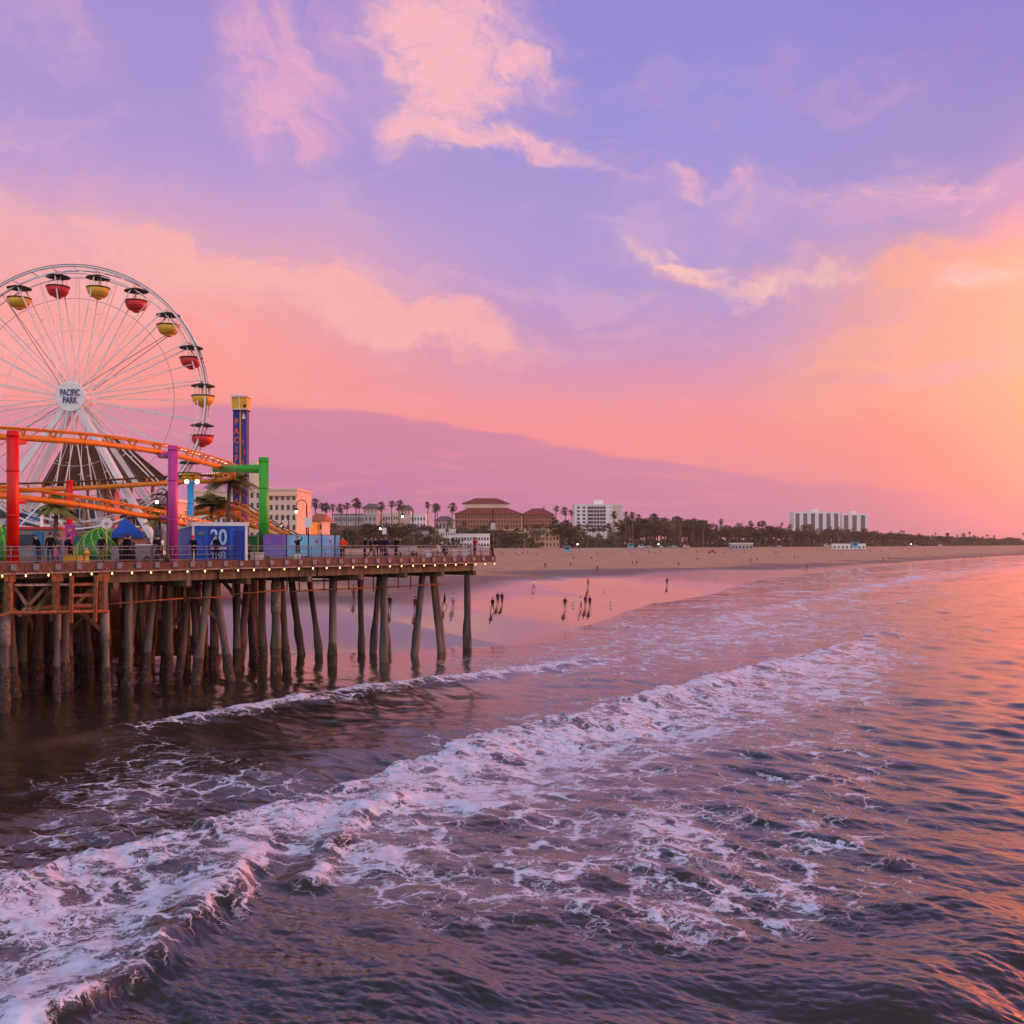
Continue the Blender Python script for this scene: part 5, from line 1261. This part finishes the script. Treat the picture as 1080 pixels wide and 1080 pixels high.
# hydrant, barriers, bins, carts
c_ = rp_(91.5, 1.2); t = thing('fire_hydrant', 'bright yellow fire hydrant standing by the rail', 'hydrant', tuple(c_))
part('barrel', MB().lathe([(.20,0),(.20,.06),(.13,.08),(.13,.55),(.17,.57),(.17,.64),(.14,.66),(.12,.78),(.05,.86),(.05,.92)], n=14), M_YEL, t, False)
for sx in (-1, 1): part('outlet', MB().lathe([(.075,0),(.075,.12),(.095,.12),(.095,.17)], (0,0,.58), 10, M=Matrix.Rotation(sx*PI/2,3,'Y')), M_YEL, t, False); part('lower_outlet', MB().lathe([(.07,0),(.07,.11)], (0,0,.28), 10, M=Matrix.Rotation(sx*PI/2,3,'Y')), M_YEL, t, False)
c_ = rp_(77.5, .9); t = thing('traffic_barrier', 'long low yellow barrier lying left of the hydrant', 'barrier', tuple(c_), math.radians(8))
part('barrier_body', MB().prism([(-.52,.14),(.52,.14),(.52,.46),(.44,.50),(-.44,.50),(-.52,.46)], .34, c=(0,-.17,0)), M_YEL, t, False)
for x in (-.36, .36): part('foot', MB().box((x,0,.07), (.22,.44,.14)), M_YEL, t, False)
c_ = rp_(71, 1.3); t = thing('equipment_box', 'small yellow box at the left end of the yellow barrier', 'box', tuple(c_))
part('box_body', MB().box((0,0,.22), (.5,.4,.4)), M_YEL, t, False); part('lid', MB().box((0,0,.45), (.54,.44,.06)), M_GREY, t, False)
for px, lab in ((130.5, 'left of two dark litter bins beside the grey cart'), (139.5, 'right of two dark litter bins beside the grey cart')):
    t = thing('litter_bin', lab, 'bin', tuple(rp_(px, 2.2)), 0, 'litter bins'); part('bin_body', MB().lathe([(.28,0),(.32,.85),(.30,.9)], n=14), M_POST, t, False); part('bin_hood', MB().lathe([(.33,.9),(.30,1.12),(.1,1.28),(.02,1.3)], n=14), M_POST, t, False)
for px, w, m, lab in ((149,1.25,M_GREY,'grey covered vendor cart right of the litter bins'),(160,1.1,mat('brown_crate', (.30,.17,.10), .8),'brown wooden vendor cart left of the magenta column')):
    c_ = rp_(px, 2.0); t = thing('vendor_cart', lab, 'cart', tuple(c_), math.radians(10)); part('cart_body', MB().box((0,0,.62), (w,.7,.85)), m, t, False); part('cart_top', MB().box((0,0,1.1), (w+.12,.82,.07)), M_WHT if w > 1.2 else M_GREY, t, False)
    for x in (-w*.35, w*.35): part('wheel', MB().lathe([(.18,0),(.18,.07)], (x,-.36,.18), 12, M=Matrix.Rotation(PI/2,3,'X')), M_POST, t, False)
for i, (px, c3, lab) in enumerate(((268,(.60,.55,.52),'pale plastic tub beside the crouching pair'),(274,(.66,.60,.55),'second pale tub, nearer the mural fence'),(431,(.40,.37,.36),'grey bench under the third crook lamp'),(452,(.58,.52,.50),'pale crate near the seated person'),(478,(.50,.40,.30),'tan crate left of the red-jacketed person'),(489,(.46,.50,.56),'blue grey crate left of the red-jacketed person'))):
    t = thing('bench' if 'bench' in lab else 'crate', lab, 'bench' if 'bench' in lab else 'crate', tuple(rp_(px, .9 if i < 2 else 1.6)), math.radians(20)); m = mat('plastic_crate', c3, .7)
    if 'bench' in lab:
        part('seat', MB().box((0,0,.45), (1.6,.45,.07)), m, t, False); part('backrest', MB().box((0,.2,.75), (1.6,.06,.35)), m, t, False)
        for x in (-.7, .7): part('leg', MB().box((x,0,.21), (.08,.4,.42)), M_POST, t, False)
    else:
        part('crate_body', MB().prism([(-.24,0),(.24,0),(.29,.5),(-.29,.5)], .42, c=(0,-.21,0)), m, t, False); part('rim', MB().box((0,0,.52), (.62,.48,.05)), M_WHT, t, False)
# flood lights on the blue column
for px, lab in ((197, 'left floodlight on top of the blue column'), (208, 'right floodlight on top of the blue column')):
    p = at(px, 508, 97); t = thing('floodlight', lab, 'light', tuple(p)); part('housing', MB().box((0,.1,0), (.5,.2,.4)), M_GREY, t, False); part('lens', MB().ball((0,-.05,0), .19, 5, sq=(1,.4,1)), M_LAMP, t, False)
# ================================================================== palms and trees
M_TRK = mat('palm_trunk', (.15,.11,.085), .9, var=.3, scale=5, streak=True); M_FR = mat('palm_frond', (.075,.085,.024), .6, var=.4, scale=1.5)
M_DEAD = mat('dry_frond', (.13,.085,.045), .9, var=.3); M_LEAF = mat('tree_leaf', (.055,.062,.024), .8, var=.6, scale=.35); M_LEAF2 = mat('olive_leaf', (.085,.075,.034), .8, var=.6, scale=.35); M_BARK = mat('bark', (.11,.085,.07), .9, var=.3)
def fan_palm(h, R, nf, seed, skirt=True):
    rd = random.Random(seed); t = thing('palm_tree', 'palm', 'palm tree', (0,0,0)); x = 0; pts = []
    lean = rd.uniform(-.03, .03); k = 7
    for i in range(k+1): f = i/k; pts.append(Vector((lean*h*f*f, rd.uniform(-.01,.01)*h*f, h*f-.3*(i == 0))))
    part('trunk', MB().path(pts, [.34-.17*i/k for i in range(k+1)], 8), M_TRK, t, False)
    c_ = pts[-1]; mb = MB(); dd_ = MB()
    for i in range(nf):
        a = rd.uniform(0, 2*PI); e = rd.uniform(-.7, 1.35); L = R*rd.uniform(.75, 1.1)
        d_ = Vector((math.cos(a)*math.cos(e), math.sin(a)*math.cos(e), math.sin(e))); sd = d_.cross(Vector((0,0,1))).normalized(); up = sd.cross(d_)
        m0 = c_+d_*L*.45; w = L*.42
        for j in range(5):      # fan of blades at the end of the stalk
            f = (j-2)/2; tip = m0+d_*L*.62*(1-.18*abs(f))+sd*w*f-Vector((0,0,1))*L*.13*(1+abs(f)); b2 = m0+sd*w*.10*f
            mb.add([b2-sd*.035*R, b2+sd*.035*R, (b2+tip)/2+sd*.05*R+up*.04*L, tip, (b2+tip)/2-sd*.05*R+up*.04*L], [(0,1,2,3,4)])
        mb.beam(c_, m0, .03*R, .03*R)
    if skirt:
        for i in range(int(nf*.6)):
            a = rd.uniform(0, 2*PI); z = rd.uniform(0, R*1.0); o_ = c_+Vector((0,0,-z*.6)); d_ = Vector((math.cos(a), math.sin(a), 0)); sd = Vector((-d_.y, d_.x, 0))
            e_ = o_+d_*R*.42-Vector((0,0,R*rd.uniform(.3,.7))); dd_.add([o_, o_+d_*R*.2+sd*.14*R, e_, o_+d_*R*.2-sd*.14*R], [(0,1,2,3)])
    part('crown', mb, M_FR, t, False)
    if skirt: part('dry_skirt', dd_, M_DEAD, t, False)
    return t
M_FR2 = mat('green_frond', (.15,.16,.04), .6, var=.4, scale=3)
def feather_palm(h, R, nf, seed):
    rd = random.Random(seed); t = thing('palm_tree', 'palm', 'palm tree', (0,0,0)); k = 6
    pts = [Vector((.05*h*(i/k)**2, 0, h*i/k)) for i in range(k+1)]
    part('trunk', MB().path(pts, [.2-.06*i/k for i in range(k+1)], 8), M_TRK, t, False); c_ = pts[-1]; mb = MB()
    for i in range(nf):
        a = 2*PI*i/nf+rd.uniform(-.3,.3); e = rd.choice((.35,.75,1.05,1.3))+rd.uniform(-.2,.2); L = R*rd.uniform(.8,1.1); sp = []
        for j in range(9):
            f = j/8; sp.append(c_+Vector((math.cos(a)*math.cos(e), math.sin(a)*math.cos(e), math.sin(e)))*L*f-Vector((0,0,1))*L*(.42+.25*math.cos(e))*f*f)
        mb.path(sp, [.03*(1-.7*j/8) for j in range(9)], 4, caps=False)
        for j in range(1, 9):
            for q in (0, .5):
                p = sp[j-1].lerp(sp[j], q); tdir = (sp[j]-sp[j-1]).normalized(); sd = tdir.cross(Vector((0,0,1))).normalized()
                ll = L*.26*math.sin(PI*min(.95, (j-.2+q)/9.2))+.06
                for s_ in (-1, 1):
                    tip = p+sd*s_*ll+tdir*ll*.5-Vector((0,0,ll*.45)); mb.add([p-tdir*.07, p+tdir*.07, tip+tdir*.03, tip-tdir*.03], [(0,1,2,3)])
    part('crown', mb, M_FR2, t, False); return t
def leaf_tree(h, R, n, seed, leaf, flat=.8):
    rd = random.Random(seed); t = thing('leafy_tree', 'tree', 'tree', (0,0,0)); mb = MB(); th_ = h*.38
    mb.path([Vector((0,0,-.4)), Vector((.1,0,th_*.6)), Vector((.15,.1,th_))], [.32,.24,.2], 7); lobes = []
    for i in range(7):
        a = 2*PI*i/7+rd.uniform(-.3,.3); r = R*rd.uniform(.3,.62); e_ = Vector((r*math.cos(a), r*math.sin(a), h*rd.uniform(.55,.86))); mb.path([Vector((.15,.1,th_)), (Vector((.15,.1,th_))+e_)/2+Vector((0,0,.4)), e_], [.15,.1,.04], 5); lobes.append((e_, R*rd.uniform(.34,.52)))
    lobes.append((Vector((0,0,h*.82)), R*.45))
    part('trunk', mb, M_BARK, t, False); lf = MB()
    for i in range(n):
        c_, r = rd.choice(lobes); v = Vector((rd.gauss(0,1), rd.gauss(0,1), rd.gauss(0,1))).normalized()*r*rd.uniform(.45,1.05)**.6; v.z *= flat; p = c_+v
        u = Vector((rd.gauss(0,1), rd.gauss(0,1), rd.gauss(0,.6))).normalized(); w = u.orthogonal().normalized(); s_ = R*rd.uniform(.05,.105)
        lf.add([p-u*s_, p+w*s_*.7, p+u*s_, p-w*s_*.7], [(0,1,2,3)])
    part('crown', lf, leaf, t, False); return t
FP = [fan_palm(16,2.3,34,1), fan_palm(19,2.1,30,2), fan_palm(13,2.6,36,3)]
LT = [leaf_tree(9,4.6,620,4,M_LEAF), leaf_tree(11,4.2,620,5,M_LEAF2), leaf_tree(7.5,5.0,600,6,M_LEAF), leaf_tree(12,3.6,560,7,M_LEAF)]
used = set()
def plant(proto, px, d, topy=None, label=None, group=None, h0=None, wide=1.0, zb=None):
    x = (px-540)/F*d; z = ground(x, d) if zb is None else zb
    bb = max((v[2] for v in (proto.children[1].bound_box)), default=10) if True else 10
    s = 1.0
    if topy is not None: s = max(.25, (EYE+(HZ-topy)/F*d-z)/bb)
    rz = random.uniform(0, 6.28); wide = wide*max(s, .85)/s
    if proto.name not in used:
        used.add(proto.name); proto.location = (x, d, z); proto.rotation_euler = (0,0,rz); proto.scale = (s*wide, s*wide, s)
        proto['label'] = label; 
        if group: proto['group'] = group
        return proto
    return dup(proto, (x, d, z), rz, (s*wide, s*wide, s), label, group)
rd = random.Random(77)
def promd(px, off=0):
    """depth where the sight line of this column crosses the back of the beach"""
    ds = np.geomspace(150, 6000, 1500); X = (px-540)/F*ds; d_, s_, _ = poly_dist(X, ds, PROM); i = int(np.argmax(s_ > 0)); return float(ds[i])+off
# tall slim palms that stand clear of the roofs and the tree line
tall = [(333.5,531,'first at the left, beyond the cream hotel'),(339,534,'second from the left beyond the cream hotel'),(343,535,'third from the left beyond the cream hotel'),(350,535,'fourth from the left beyond the cream hotel'),(360,536,'alone left of the grey hotel'),(365,534,'right beside the one left of the grey hotel'),(375,530.5,'tallest left of the hip-roofed turret'),(378.5,533,'touching the tallest by the turret'),
 (401.5,534,'left above the grey hotel roofs'),(413.5,532,'middle above the grey hotel roofs'),(420.5,532.5,'right above the grey hotel roofs'),(451.5,533,'left of three between the hotels'),(458.5,535.5,'middle of three between the hotels'),(462,535,'right of three between the hotels'),(476.5,535,'at the left corner of the red-roofed hotel'),
 (586,537,'at the right end of the red-roofed hotel'),(596.5,539,'left of the white balconied hotel'),(603,541,'touching the left edge of the white balconied hotel'),(648,543,'in front of the right wall of the white balconied hotel'),(660,542.5,'first right of the white balconied hotel'),(667.5,543.5,'second right of the white balconied hotel'),(674.5,545,'third right of the white balconied hotel'),(688.5,545,'thin one standing clear above the thick trees'),
 (701.5,548,'above the trees, left of centre'),(711,549,'above the trees, centre left'),(716.5,548,'above the trees, centre'),(731,549.5,'above the trees, left of the red truck'),(737.5,551,'above the trees, over the red truck'),(792,552,'alone against the sky between the truck and the towers'),(825,553,'at the left of the twin towers'),(834,555,'touching the left twin tower')]
for i, (px, ty, lab) in enumerate(tall):
    plant(FP[i % 2], px, promd(px)+rd.uniform(20, 60)*(1 if px < 590 else .5), ty, 'tall slim palm '+lab, 'tall palms above the tree line')
seglab = [(340,480,'palm in the low row in front of the grey hotels'),(480,590,'palm in the row before the red-roofed brick hotel'),(590,660,'palm crowding the foot of the white balconied hotel'),(660,760,'palm in the thick belt behind the lifeguard towers and red truck'),(760,835,'palm in the belt left of the twin towers'),(835,920,'palm in the belt below the twin towers'),(920,1010,'palm in the far belt right of the twin towers'),(1010,1085,'palm in the faint farthest belt at the right edge')]
topy = lambda px: np.interp(px, [340,480,540,590,603,655,664,690,760,830,920,1000,1085], [556,553,555,551,557,556,549,549,553,557,561,564.5,566.5])
for a, b_, lab in seglab:
    n = int((b_-a)/3.4)
    for i in range(n):
        px = a+(b_-a)*(i+rd.random())/n
        if px < 480 and rd.random() < .45: continue
        plant(FP[rd.randrange(3)], px, promd(px)+rd.uniform(4, 70), topy(px)+rd.uniform(-3, 9), lab, lab.replace('palm', 'palms', 1), wide=rd.uniform(.9,1.35))
    n = int((b_-a)/(2.6 if a > 900 else 3.3 if a > 590 else 5.5))
    for i in range(n):
        px = a+(b_-a)*(i+rd.random())/n; ty = topy(px)+rd.uniform(2, 14 if px < 760 else 8 if px < 900 else 4)
        lb = lab.replace('palm', 'leafy tree', 1); plant(LT[rd.randrange(4)], px, promd(px)+rd.uniform(2, 60), min(ty, 571), lb, lb.replace('leafy tree', 'leafy trees', 1), wide=rd.uniform(1.0,1.5))
# palms on the deck
a_ = feather_palm(3.0, 1.7, 30, 31); plant(a_, 58, 76, 538, 'bushy palm above the person in the black jacket', zb=DECK, wide=.85)
b2 = feather_palm(4.4, 1.6, 20, 32); plant(b2, 163, 84, 540, 'small palm left of the magenta column', zb=DECK, wide=1.0)
plant(b2, 170, 88, 549, 'lower palm touching the magenta column', zb=DECK)
c2 = feather_palm(6.2, 2.6, 34, 33); plant(c2, 240, 102, 509, 'tall wind-blown palm left of the drop tower', zb=DECK, wide=1.1)
plant(c2, 222, 106, 533, 'spreading palm above the roof of the blue kiosk', zb=DECK, wide=1.5)
# ================================================================== the town behind the beach
M_WIN = mat('window_glass', (.045,.045,.055), .2, var=.3, scale=1); M_HOT = mat('cream_hotel_wall', (.66,.50,.40), .85, var=.08, scale=.3); M_HOTG = mat('grey_hotel_wall', (.40,.36,.36), .85, var=.08, scale=.3)
M_BRK = mat('brick_wall', (.37,.145,.08), .85, var=.12, scale=.5); M_TILE = mat('red_tile_roof', (.17,.04,.03), .8, var=.25, scale=1.2); M_WTW = mat('white_tower_wall', (.80,.74,.72), .7, var=.05, scale=.2); M_DRF = mat('dark_roof', (.10,.09,.10), .8)
M_LOW = mat('low_brick', (.36,.10,.06), .85, var=.15); M_PCH = mat('peach_wall_far', (.66,.40,.26), .85, var=.08); M_YW = mat('yellow_wall', (.70,.38,.05), .8)
def bld(name, label, cat, px0, px1, ytop, d, depth, wall, cols, rows, roof='flat', ww=.5, wh=.5, ybot=None, roofm=None, rh=5, group=None, win=None, y0=None):
    x0, x1 = (px0-540)/F*d, (px1-540)/F*d; zt = EYE+(HZ-ytop)/F*d; xc = (x0+x1)/2; zg = min(ground(xc, d), 8); w = x1-x0; H = zt-zg
    t = thing(name, label, cat, (xc, d, zg), 0, group)
    part('wall', MB().box((0, depth/2, H/2), (w, depth, H)), wall, t, False)
    if roof == 'flat': part('parapet', MB().box((0, depth/2, H+.3), (w+.6, depth+.6, .6)), roofm or wall, t, False)
    else:
        e = 1.2; a, b_, q = w/2+e, depth+e, depth*.42
        V = [(-a,-e,H),(a,-e,H),(a,b_,H),(-a,b_,H),(-a+min(q,w*.38),depth*.45,H+rh),(a-min(q,w*.38),depth*.45,H+rh),(a-min(q,w*.38),depth*.55,H+rh),(-a+min(q,w*.38),depth*.55,H+rh)]
        mb = MB().add(V, [(0,1,5,4),(1,2,6,5),(2,3,7,6),(3,0,4,7),(4,5,6,7),(3,2,1,0)]); rf = part('roof', mb, roofm or M_TILE, t, False)
        part('chimney', MB().box((w*.2,depth*.45,H+rh*.8), (1.2,1.2,rh*.9)), wall, rf, False)
    zb = 0 if y0 is None else EYE+(HZ-y0)/F*d-zg
    fh = (H-zb-.8)/rows; cw = w/cols
    for r in range(rows):
        for c_ in range(cols):
            part('window', MB().box((-w/2+cw*(c_+.5), -.02, zb+fh*(r+.55)), (cw*ww, .25, fh*wh)), win or M_WIN, t, False)
    return t, w, H
# cream apartment hotel behind the drop tower
t, w, H = bld('apartment_hotel', 'cream eight-storey hotel behind the green column with rows of small windows', 'hotel', 283, 313, 517, 300, 22, M_HOT, 5, 7, ww=.45)
part('cornice', MB().box((0,-.3,H-1.5), (w+.8,.8,.5)), M_PCH, t, False)
t, w, H = bld('apartment_hotel', 'cream hotel wing with stepped tower between kiosk and green column', 'hotel', 256, 282, 515, 320, 20, M_HOT, 4, 7, ww=.45)
part('stepped_tower', MB().box((-w*.22,8,H+3), (w*.45,8,6.2)).box((-w*.22,8,H+7.5), (w*.25,5,3)), M_HOT, t, False)
bld('apartment_hotel', 'low cream hotel wing with dark windows left of the drop tower', 'hotel', 205, 256, 519, 330, 18, M_HOT, 9, 6, ww=.5)
bld('corner_shop', 'yellow and cream corner building right of the cream hotel', 'building', 318, 329, 553, 330, 14, M_YW, 3, 3)
bld('corner_shop', 'cream narrow house with red brick gable left of the grey hotels', 'building', 329, 340, 549, 340, 14, M_HOT, 3, 4, 'hip', roofm=M_LOW, rh=2.5)
bld('brick_hall', 'low red brick hall with pale band in front of the grey hotels', 'building', 348, 384, 556, 560, 20, M_LOW, 16, 3, ww=.55, roofm=M_DRF)
bld('beach_hotel', 'long cream grey hotel with three rows of windows and dark flat roof', 'hotel', 352, 386, 543, 640, 26, M_HOTG, 14, 4, roofm=M_DRF)
bld('beach_hotel', 'plain grey hotel wing right of the long cream grey one', 'hotel', 384, 397, 543, 620, 26, M_HOTG, 3, 5, ww=.35)
bld('turret', 'small cream turret with dark hipped roof above the grey hotels', 'building', 383, 398, 536.5, 660, 14, M_HOT, 4, 3, 'hip', roofm=M_DRF, rh=3.5, y0=541)
bld('turret', 'second turret with dark hipped roof left of the third crook lamp', 'building', 419, 433, 538, 660, 14, M_HOT, 4, 3, 'hip', roofm=M_DRF, rh=3, y0=543)
bld('beach_hotel', 'cream stepped hotel behind the third crook lamp', 'hotel', 398, 420, 542, 650, 22, M_HOT, 8, 5)
bld('beach_hotel', 'white hotel block with square windows right of the third crook lamp', 'hotel', 433, 449, 543, 640, 22, M_WTW, 5, 5, ww=.45)
bld('beach_house', 'long grey two-storey beach building with dark roof', 'building', 412, 452, 560, 600, 12, M_HOTG, 18, 2, roofm=M_DRF, ww=.45)
bld('beach_house', 'white three-storey beach building with small square windows', 'building', 456, 480, 559, 600, 12, M_WTW, 9, 3, ww=.4)
bld('beach_house', 'dark-roofed house between the palms left of the brick hotel', 'building', 459, 478, 549, 660, 14, M_HOTG, 5, 3, 'hip', roofm=M_DRF, rh=3)
bld('beach_house', 'white canopied beach pavilion below the red-roofed hotel', 'building', 480, 516, 564, 600, 12, M_WTW, 12, 2, ww=.6)
t, w, H = bld('brick_hotel', 'large orange brick hotel with red hipped roof', 'hotel', 480, 550, 542, 690, 40, M_BRK, 22, 4, 'hip', rh=7, ww=.5, wh=.55, y0=562)
zz = EYE+(HZ-537)/F*706; up = MB().box((-2,18,H+6), (29,14,3.0)); part('upper_storey', up, M_HOT, t, False)
mb = MB(); a = 16.5; z0 = H+7.4; mb.add([(-2-a,10,z0),(-2+a,10,z0),(-2+a,26,z0),(-2-a,26,z0),(-2-a*.45,18,z0+4),(-2+a*.45,18,z0+4)], [(0,1,5,4),(1,2,5),(2,3,4,5),(3,0,4),(3,2,1,0)]); part('upper_roof', mb, M_TILE, t, False)
part('string_course', MB().box((0,-.1,H*.52), (w+.3,.4,.6)), M_HOT, t, False)
bld('brick_hotel', 'smaller orange brick wing with red roof right of the large hotel', 'hotel', 551, 584, 543, 720, 30, M_BRK, 11, 4, 'hip', rh=5, y0=560)
bld('arcaded_house', 'peach arcaded building below the brick hotel, left one', 'building', 536, 553, 562, 640, 12, M_PCH, 6, 3, ww=.4)
t, w, H = bld('arcaded_house', 'peach arcaded building with arched openings below the brick hotel', 'building', 553, 590, 558.5, 645, 14, M_PCH, 10, 3, ww=.42)
t, w, H = bld('balcony_hotel', 'white hotel with dark balconies and cream side wall', 'hotel', 606, 656, 532.5, 800, 26, M_WTW, 1, 1, win=M_WTW, ww=.01, wh=.01)
rows = 7; fh = (H*.62)/rows; zb = H*.36
for r in range(rows):
    for c_ in range(3): part('window', MB().box((-w/2+w*.13*(c_+.5)*.9+.8, -.05, zb+fh*(r+.5)), (w*.06,.3,fh*.55)), M_WIN, t, False)
    for c_ in range(6): part('balcony', MB().box((-w*.5+w*.27+w*.065*(c_+.5), -.25, zb+fh*(r+.5)), (w*.052,.9,fh*.62)), M_WIN if r < 6 else M_DRF, t, False)
    for c_ in range(3): part('window', MB().box((w*.5-w*.28+w*.09*(c_+.5), -.05, zb+fh*(r+.5)), (w*.05,.3,fh*.22)), M_HOTG, t, False)
part('side_wall', MB().box((w*.5-w*.10,-.06,H/2), (w*.2,.2,H)), M_HOT, t, False); part('roof_box', MB().box((w*.02,10,H+2.2), (7,7,4)), M_WTW, t, False)
def tower(px0, px1, ytop, d, nb, label):
    t, w, H = bld('apartment_tower', label, 'tower block', px0, px1, ytop, d, 22, M_WTW, 1, 1, win=M_WTW, ww=.01, wh=.01, group='twin white towers')
    fh = (H-3)/17; cw = w/nb
    for i in range(nb):
        x = -w/2+cw*(i+.5)
        bay = part('balcony_bay', MB().box((x,-.15,H/2-.6), (cw*.50,.4,H-3)), M_WIN, t, False)
        mb = MB()
        for r in range(18): mb.box((x,-.5,1+fh*r), (cw*.56,1.1,.55))
        part('balcony_slabs', mb, M_HOTG, bay, False)
    part('roof_box', MB().box((w*.0,10,H+2), (8,8,4.5)), M_WTW, t, False)
tower(837, 886, 540, 1400, 6, 'left, wider and taller of the two white tower blocks')
tower(888, 914.5, 542, 1440, 3, 'right, narrower of the two white tower blocks')
bld('beach_kiosk', 'pale low beach building under the palms between truck and towers', 'building', 771, 794, 573.5, 700, 6, M_HOTG, 6, 1, roofm=M_WHT)
bld('market_tents', 'row of white and blue low stalls below the twin towers', 'stall', 878, 913, 574.2, 820, 5, M_WTW, 8, 1, roofm=M_WHT)
# lifeguard towers
M_LG = mat('lifeguard_blue', (.16,.40,.50), .6, var=.08)
def guard(px, py, w, label):
    p = on_sand(px, py); t = thing('lifeguard_tower', label, 'lifeguard tower', tuple(p), 0, 'lifeguard towers on the beach'); k = w/3.2
    def B(c_, s_): return MB().box(tuple(v*k for v in c_), tuple(v*k for v in s_))
    part('cabin', B((0,0,2.45), (2.6,2.4,1.9)), M_LG, t, False); part('roof', B((0,-.2,3.5), (3.4,3.4,.16)), M_LG, t, False); part('deck', B((0,-.2,1.45), (3.5,3.3,.14)), M_LG, t, False)
    part('window', B((0,-1.22,2.7), (1.8,.06,.8)), M_WIN, t, False); part('ramp', MB().beam(Vector((1.6,-.6,1.4))*k, Vector((4.1,-.6,.05))*k, 1.0*k, .1*k), M_LG, t, False)
    for sx in (-1, 1):
        for sy in (-1, 1): part('leg', MB().beam(Vector((1.3*sx,1.2*sy-.2,0))*k, Vector((1.2*sx,1.1*sy-.2,1.4))*k, .16*k, .16*k), M_LG, t, False)
    part('guard_rail', MB().beam(Vector((-1.7,-1.8,2.3))*k, Vector((1.7,-1.8,2.3))*k, .07*k, .07*k), M_LG, t, False)
guard(598, 585.5, 3.9, 'nearest pale blue lifeguard tower, left of the other two'); guard(665, 580.5, 3.9, 'middle pale blue lifeguard tower below the thick palms'); guard(901, 580.3, 5.5, 'farthest pale blue lifeguard tower, below the twin towers')
# vehicles
M_TYRE = mat('tyre_rubber', (.02,.02,.02), .8)
def car(loc, rz, paint, label, group=None, L=4.4, h=1.45, truck=False):
    t = thing('pickup_truck' if truck else 'parked_car', label, 'truck' if truck else 'car', tuple(loc), rz, group)
    if truck: prof = [(-L/2,.45),(L/2,.45),(L/2,.95),(L*.22,1.05),(L*.12,h),(-L*.12,h),(-L*.16,1.05),(-L/2,1.05)]
    else: prof = [(-L/2,.35),(L/2,.35),(L/2,.75),(L*.26,.92),(L*.12,h),(-L*.26,h),(-L*.42,.95),(-L/2,.9)]
    part('body', MB().prism(prof, 1.8, c=(0,-.9,0)), paint, t, False)
    part('side_window', MB().prism([(-L*.10 if truck else -L*.30,1.0),(L*.18,1.0),(L*.11,h-.1),(-L*.10 if truck else -L*.25,h-.1)], 1.84, c=(0,-.92,0)), M_GLS, t, False)
    for x in (-L*.31, L*.31):
        for y in (-.92, .74): part('wheel', MB().lathe([(.34,0),(.34,.18)], (x,y+.18,.34), 12, M=Matrix.Rotation(PI/2,3,'X')), M_TYRE, t, False)
    return t
car(on_sand(751, 583.5), .12, M_RED, 'red pickup truck driving on the dry sand', truck=True, L=5.4, h=1.95)
paints = [M_WHT, M_GREY, mat('silver_car', (.5,.5,.52), .3, .5), M_POST]
for i, px in enumerate((676.5,680,684.5,692,696,706,711,716,724,812,822,850,872,960,966,972,992)):
    d_ = promd(px)-7; p = Vector(((px-540)/F*d_, d_, ground((px-540)/F*d_, d_)))
    car(p, rd.uniform(-.2,.2), paints[i % 4], f"{('white','grey','silver','black')[i % 4]} vehicle parked where the sand meets the trees, " + ('below the thick palms' if px < 730 else 'near the twin towers' if px < 880 else 'at the far right'), 'vehicles parked along the back of the beach', L=5 if i % 4 == 0 else 4.4, h=2.3 if i % 4 == 0 else 1.5)
# light points among the trees
for px, py, lab in ((694.5,574.5,'warm light glowing low among the thick palms'),(609,574.5,'small light right of the nearest lifeguard tower'),(961,574.3,'left of two white lights at the far right trees'),(993,575,'right of two white lights at the far right trees')):
    d_ = promd(px)-4; p = at(px, py, d_); g = ground(p.x, d_); t = thing('path_light', lab, 'light', (p.x, d_, g)); part('pole', MB().tube((0,0,0),(0,0,p.z-g),.09,.07,6), M_POST, t, False); part('globe', MB().ball((0,0,p.z-g+.3), .42, 5), M_LAMP, t, False)
# low dark hedge band so that no bare ground shows between trunks
hb = MB(); 
for i in range(3600):
    px = rd.uniform(330, 1100); d_ = promd(px)+rd.uniform(8, 50); x = (px-540)/F*d_; g = ground(x, d_); s_ = rd.uniform(.9, 2.0)*(d_/800)
    c_ = Vector((x, d_, g+rd.uniform(0, 5.5))); u = Vector((rd.gauss(0,1), rd.gauss(0,1), rd.gauss(0,1))).normalized(); w_ = u.orthogonal().normalized(); q_ = u.cross(w_)
    hb.add([c_-u*s_, c_+w_*s_, c_+u*s_, c_-w_*s_, c_+q_*s_, c_-q_*s_], [(0,1,4),(1,2,4),(2,3,4),(3,0,4),(1,0,5),(2,1,5),(3,2,5),(0,3,5)])
o = link('undergrowth', hb.mesh('undergrowth', M_LEAF), None); tag(o, kind='stuff')
# ================================================================== sea haze: an even, very thin volume round the whole place
m = bpy.data.materials.new('sea_haze'); m.use_nodes = True; nt = m.node_tree
for n in list(nt.nodes):
    if n.type != 'OUTPUT_MATERIAL': nt.nodes.remove(n)
v = nt.nodes.new('ShaderNodeVolumePrincipled'); v.inputs['Color'].default_value = (.95, .86, .90, 1); v.inputs['Density'].default_value = HAZE
v.inputs['Anisotropy'].default_value = .2
nt.links.new(v.outputs[0], nt.nodes['Material Output'].inputs['Volume'])
mb = MB(); mb.add([(x, y, z) for x in (-31000, 31000) for y in (-31000, 31000) for z in (-6.0, 75.0)], [(0,1,3,2),(4,6,7,5),(0,4,5,1),(2,3,7,6),(0,2,6,4),(1,5,7,3)])
o = link('haze', mb.mesh('haze', m)); tag(o, kind='stuff')
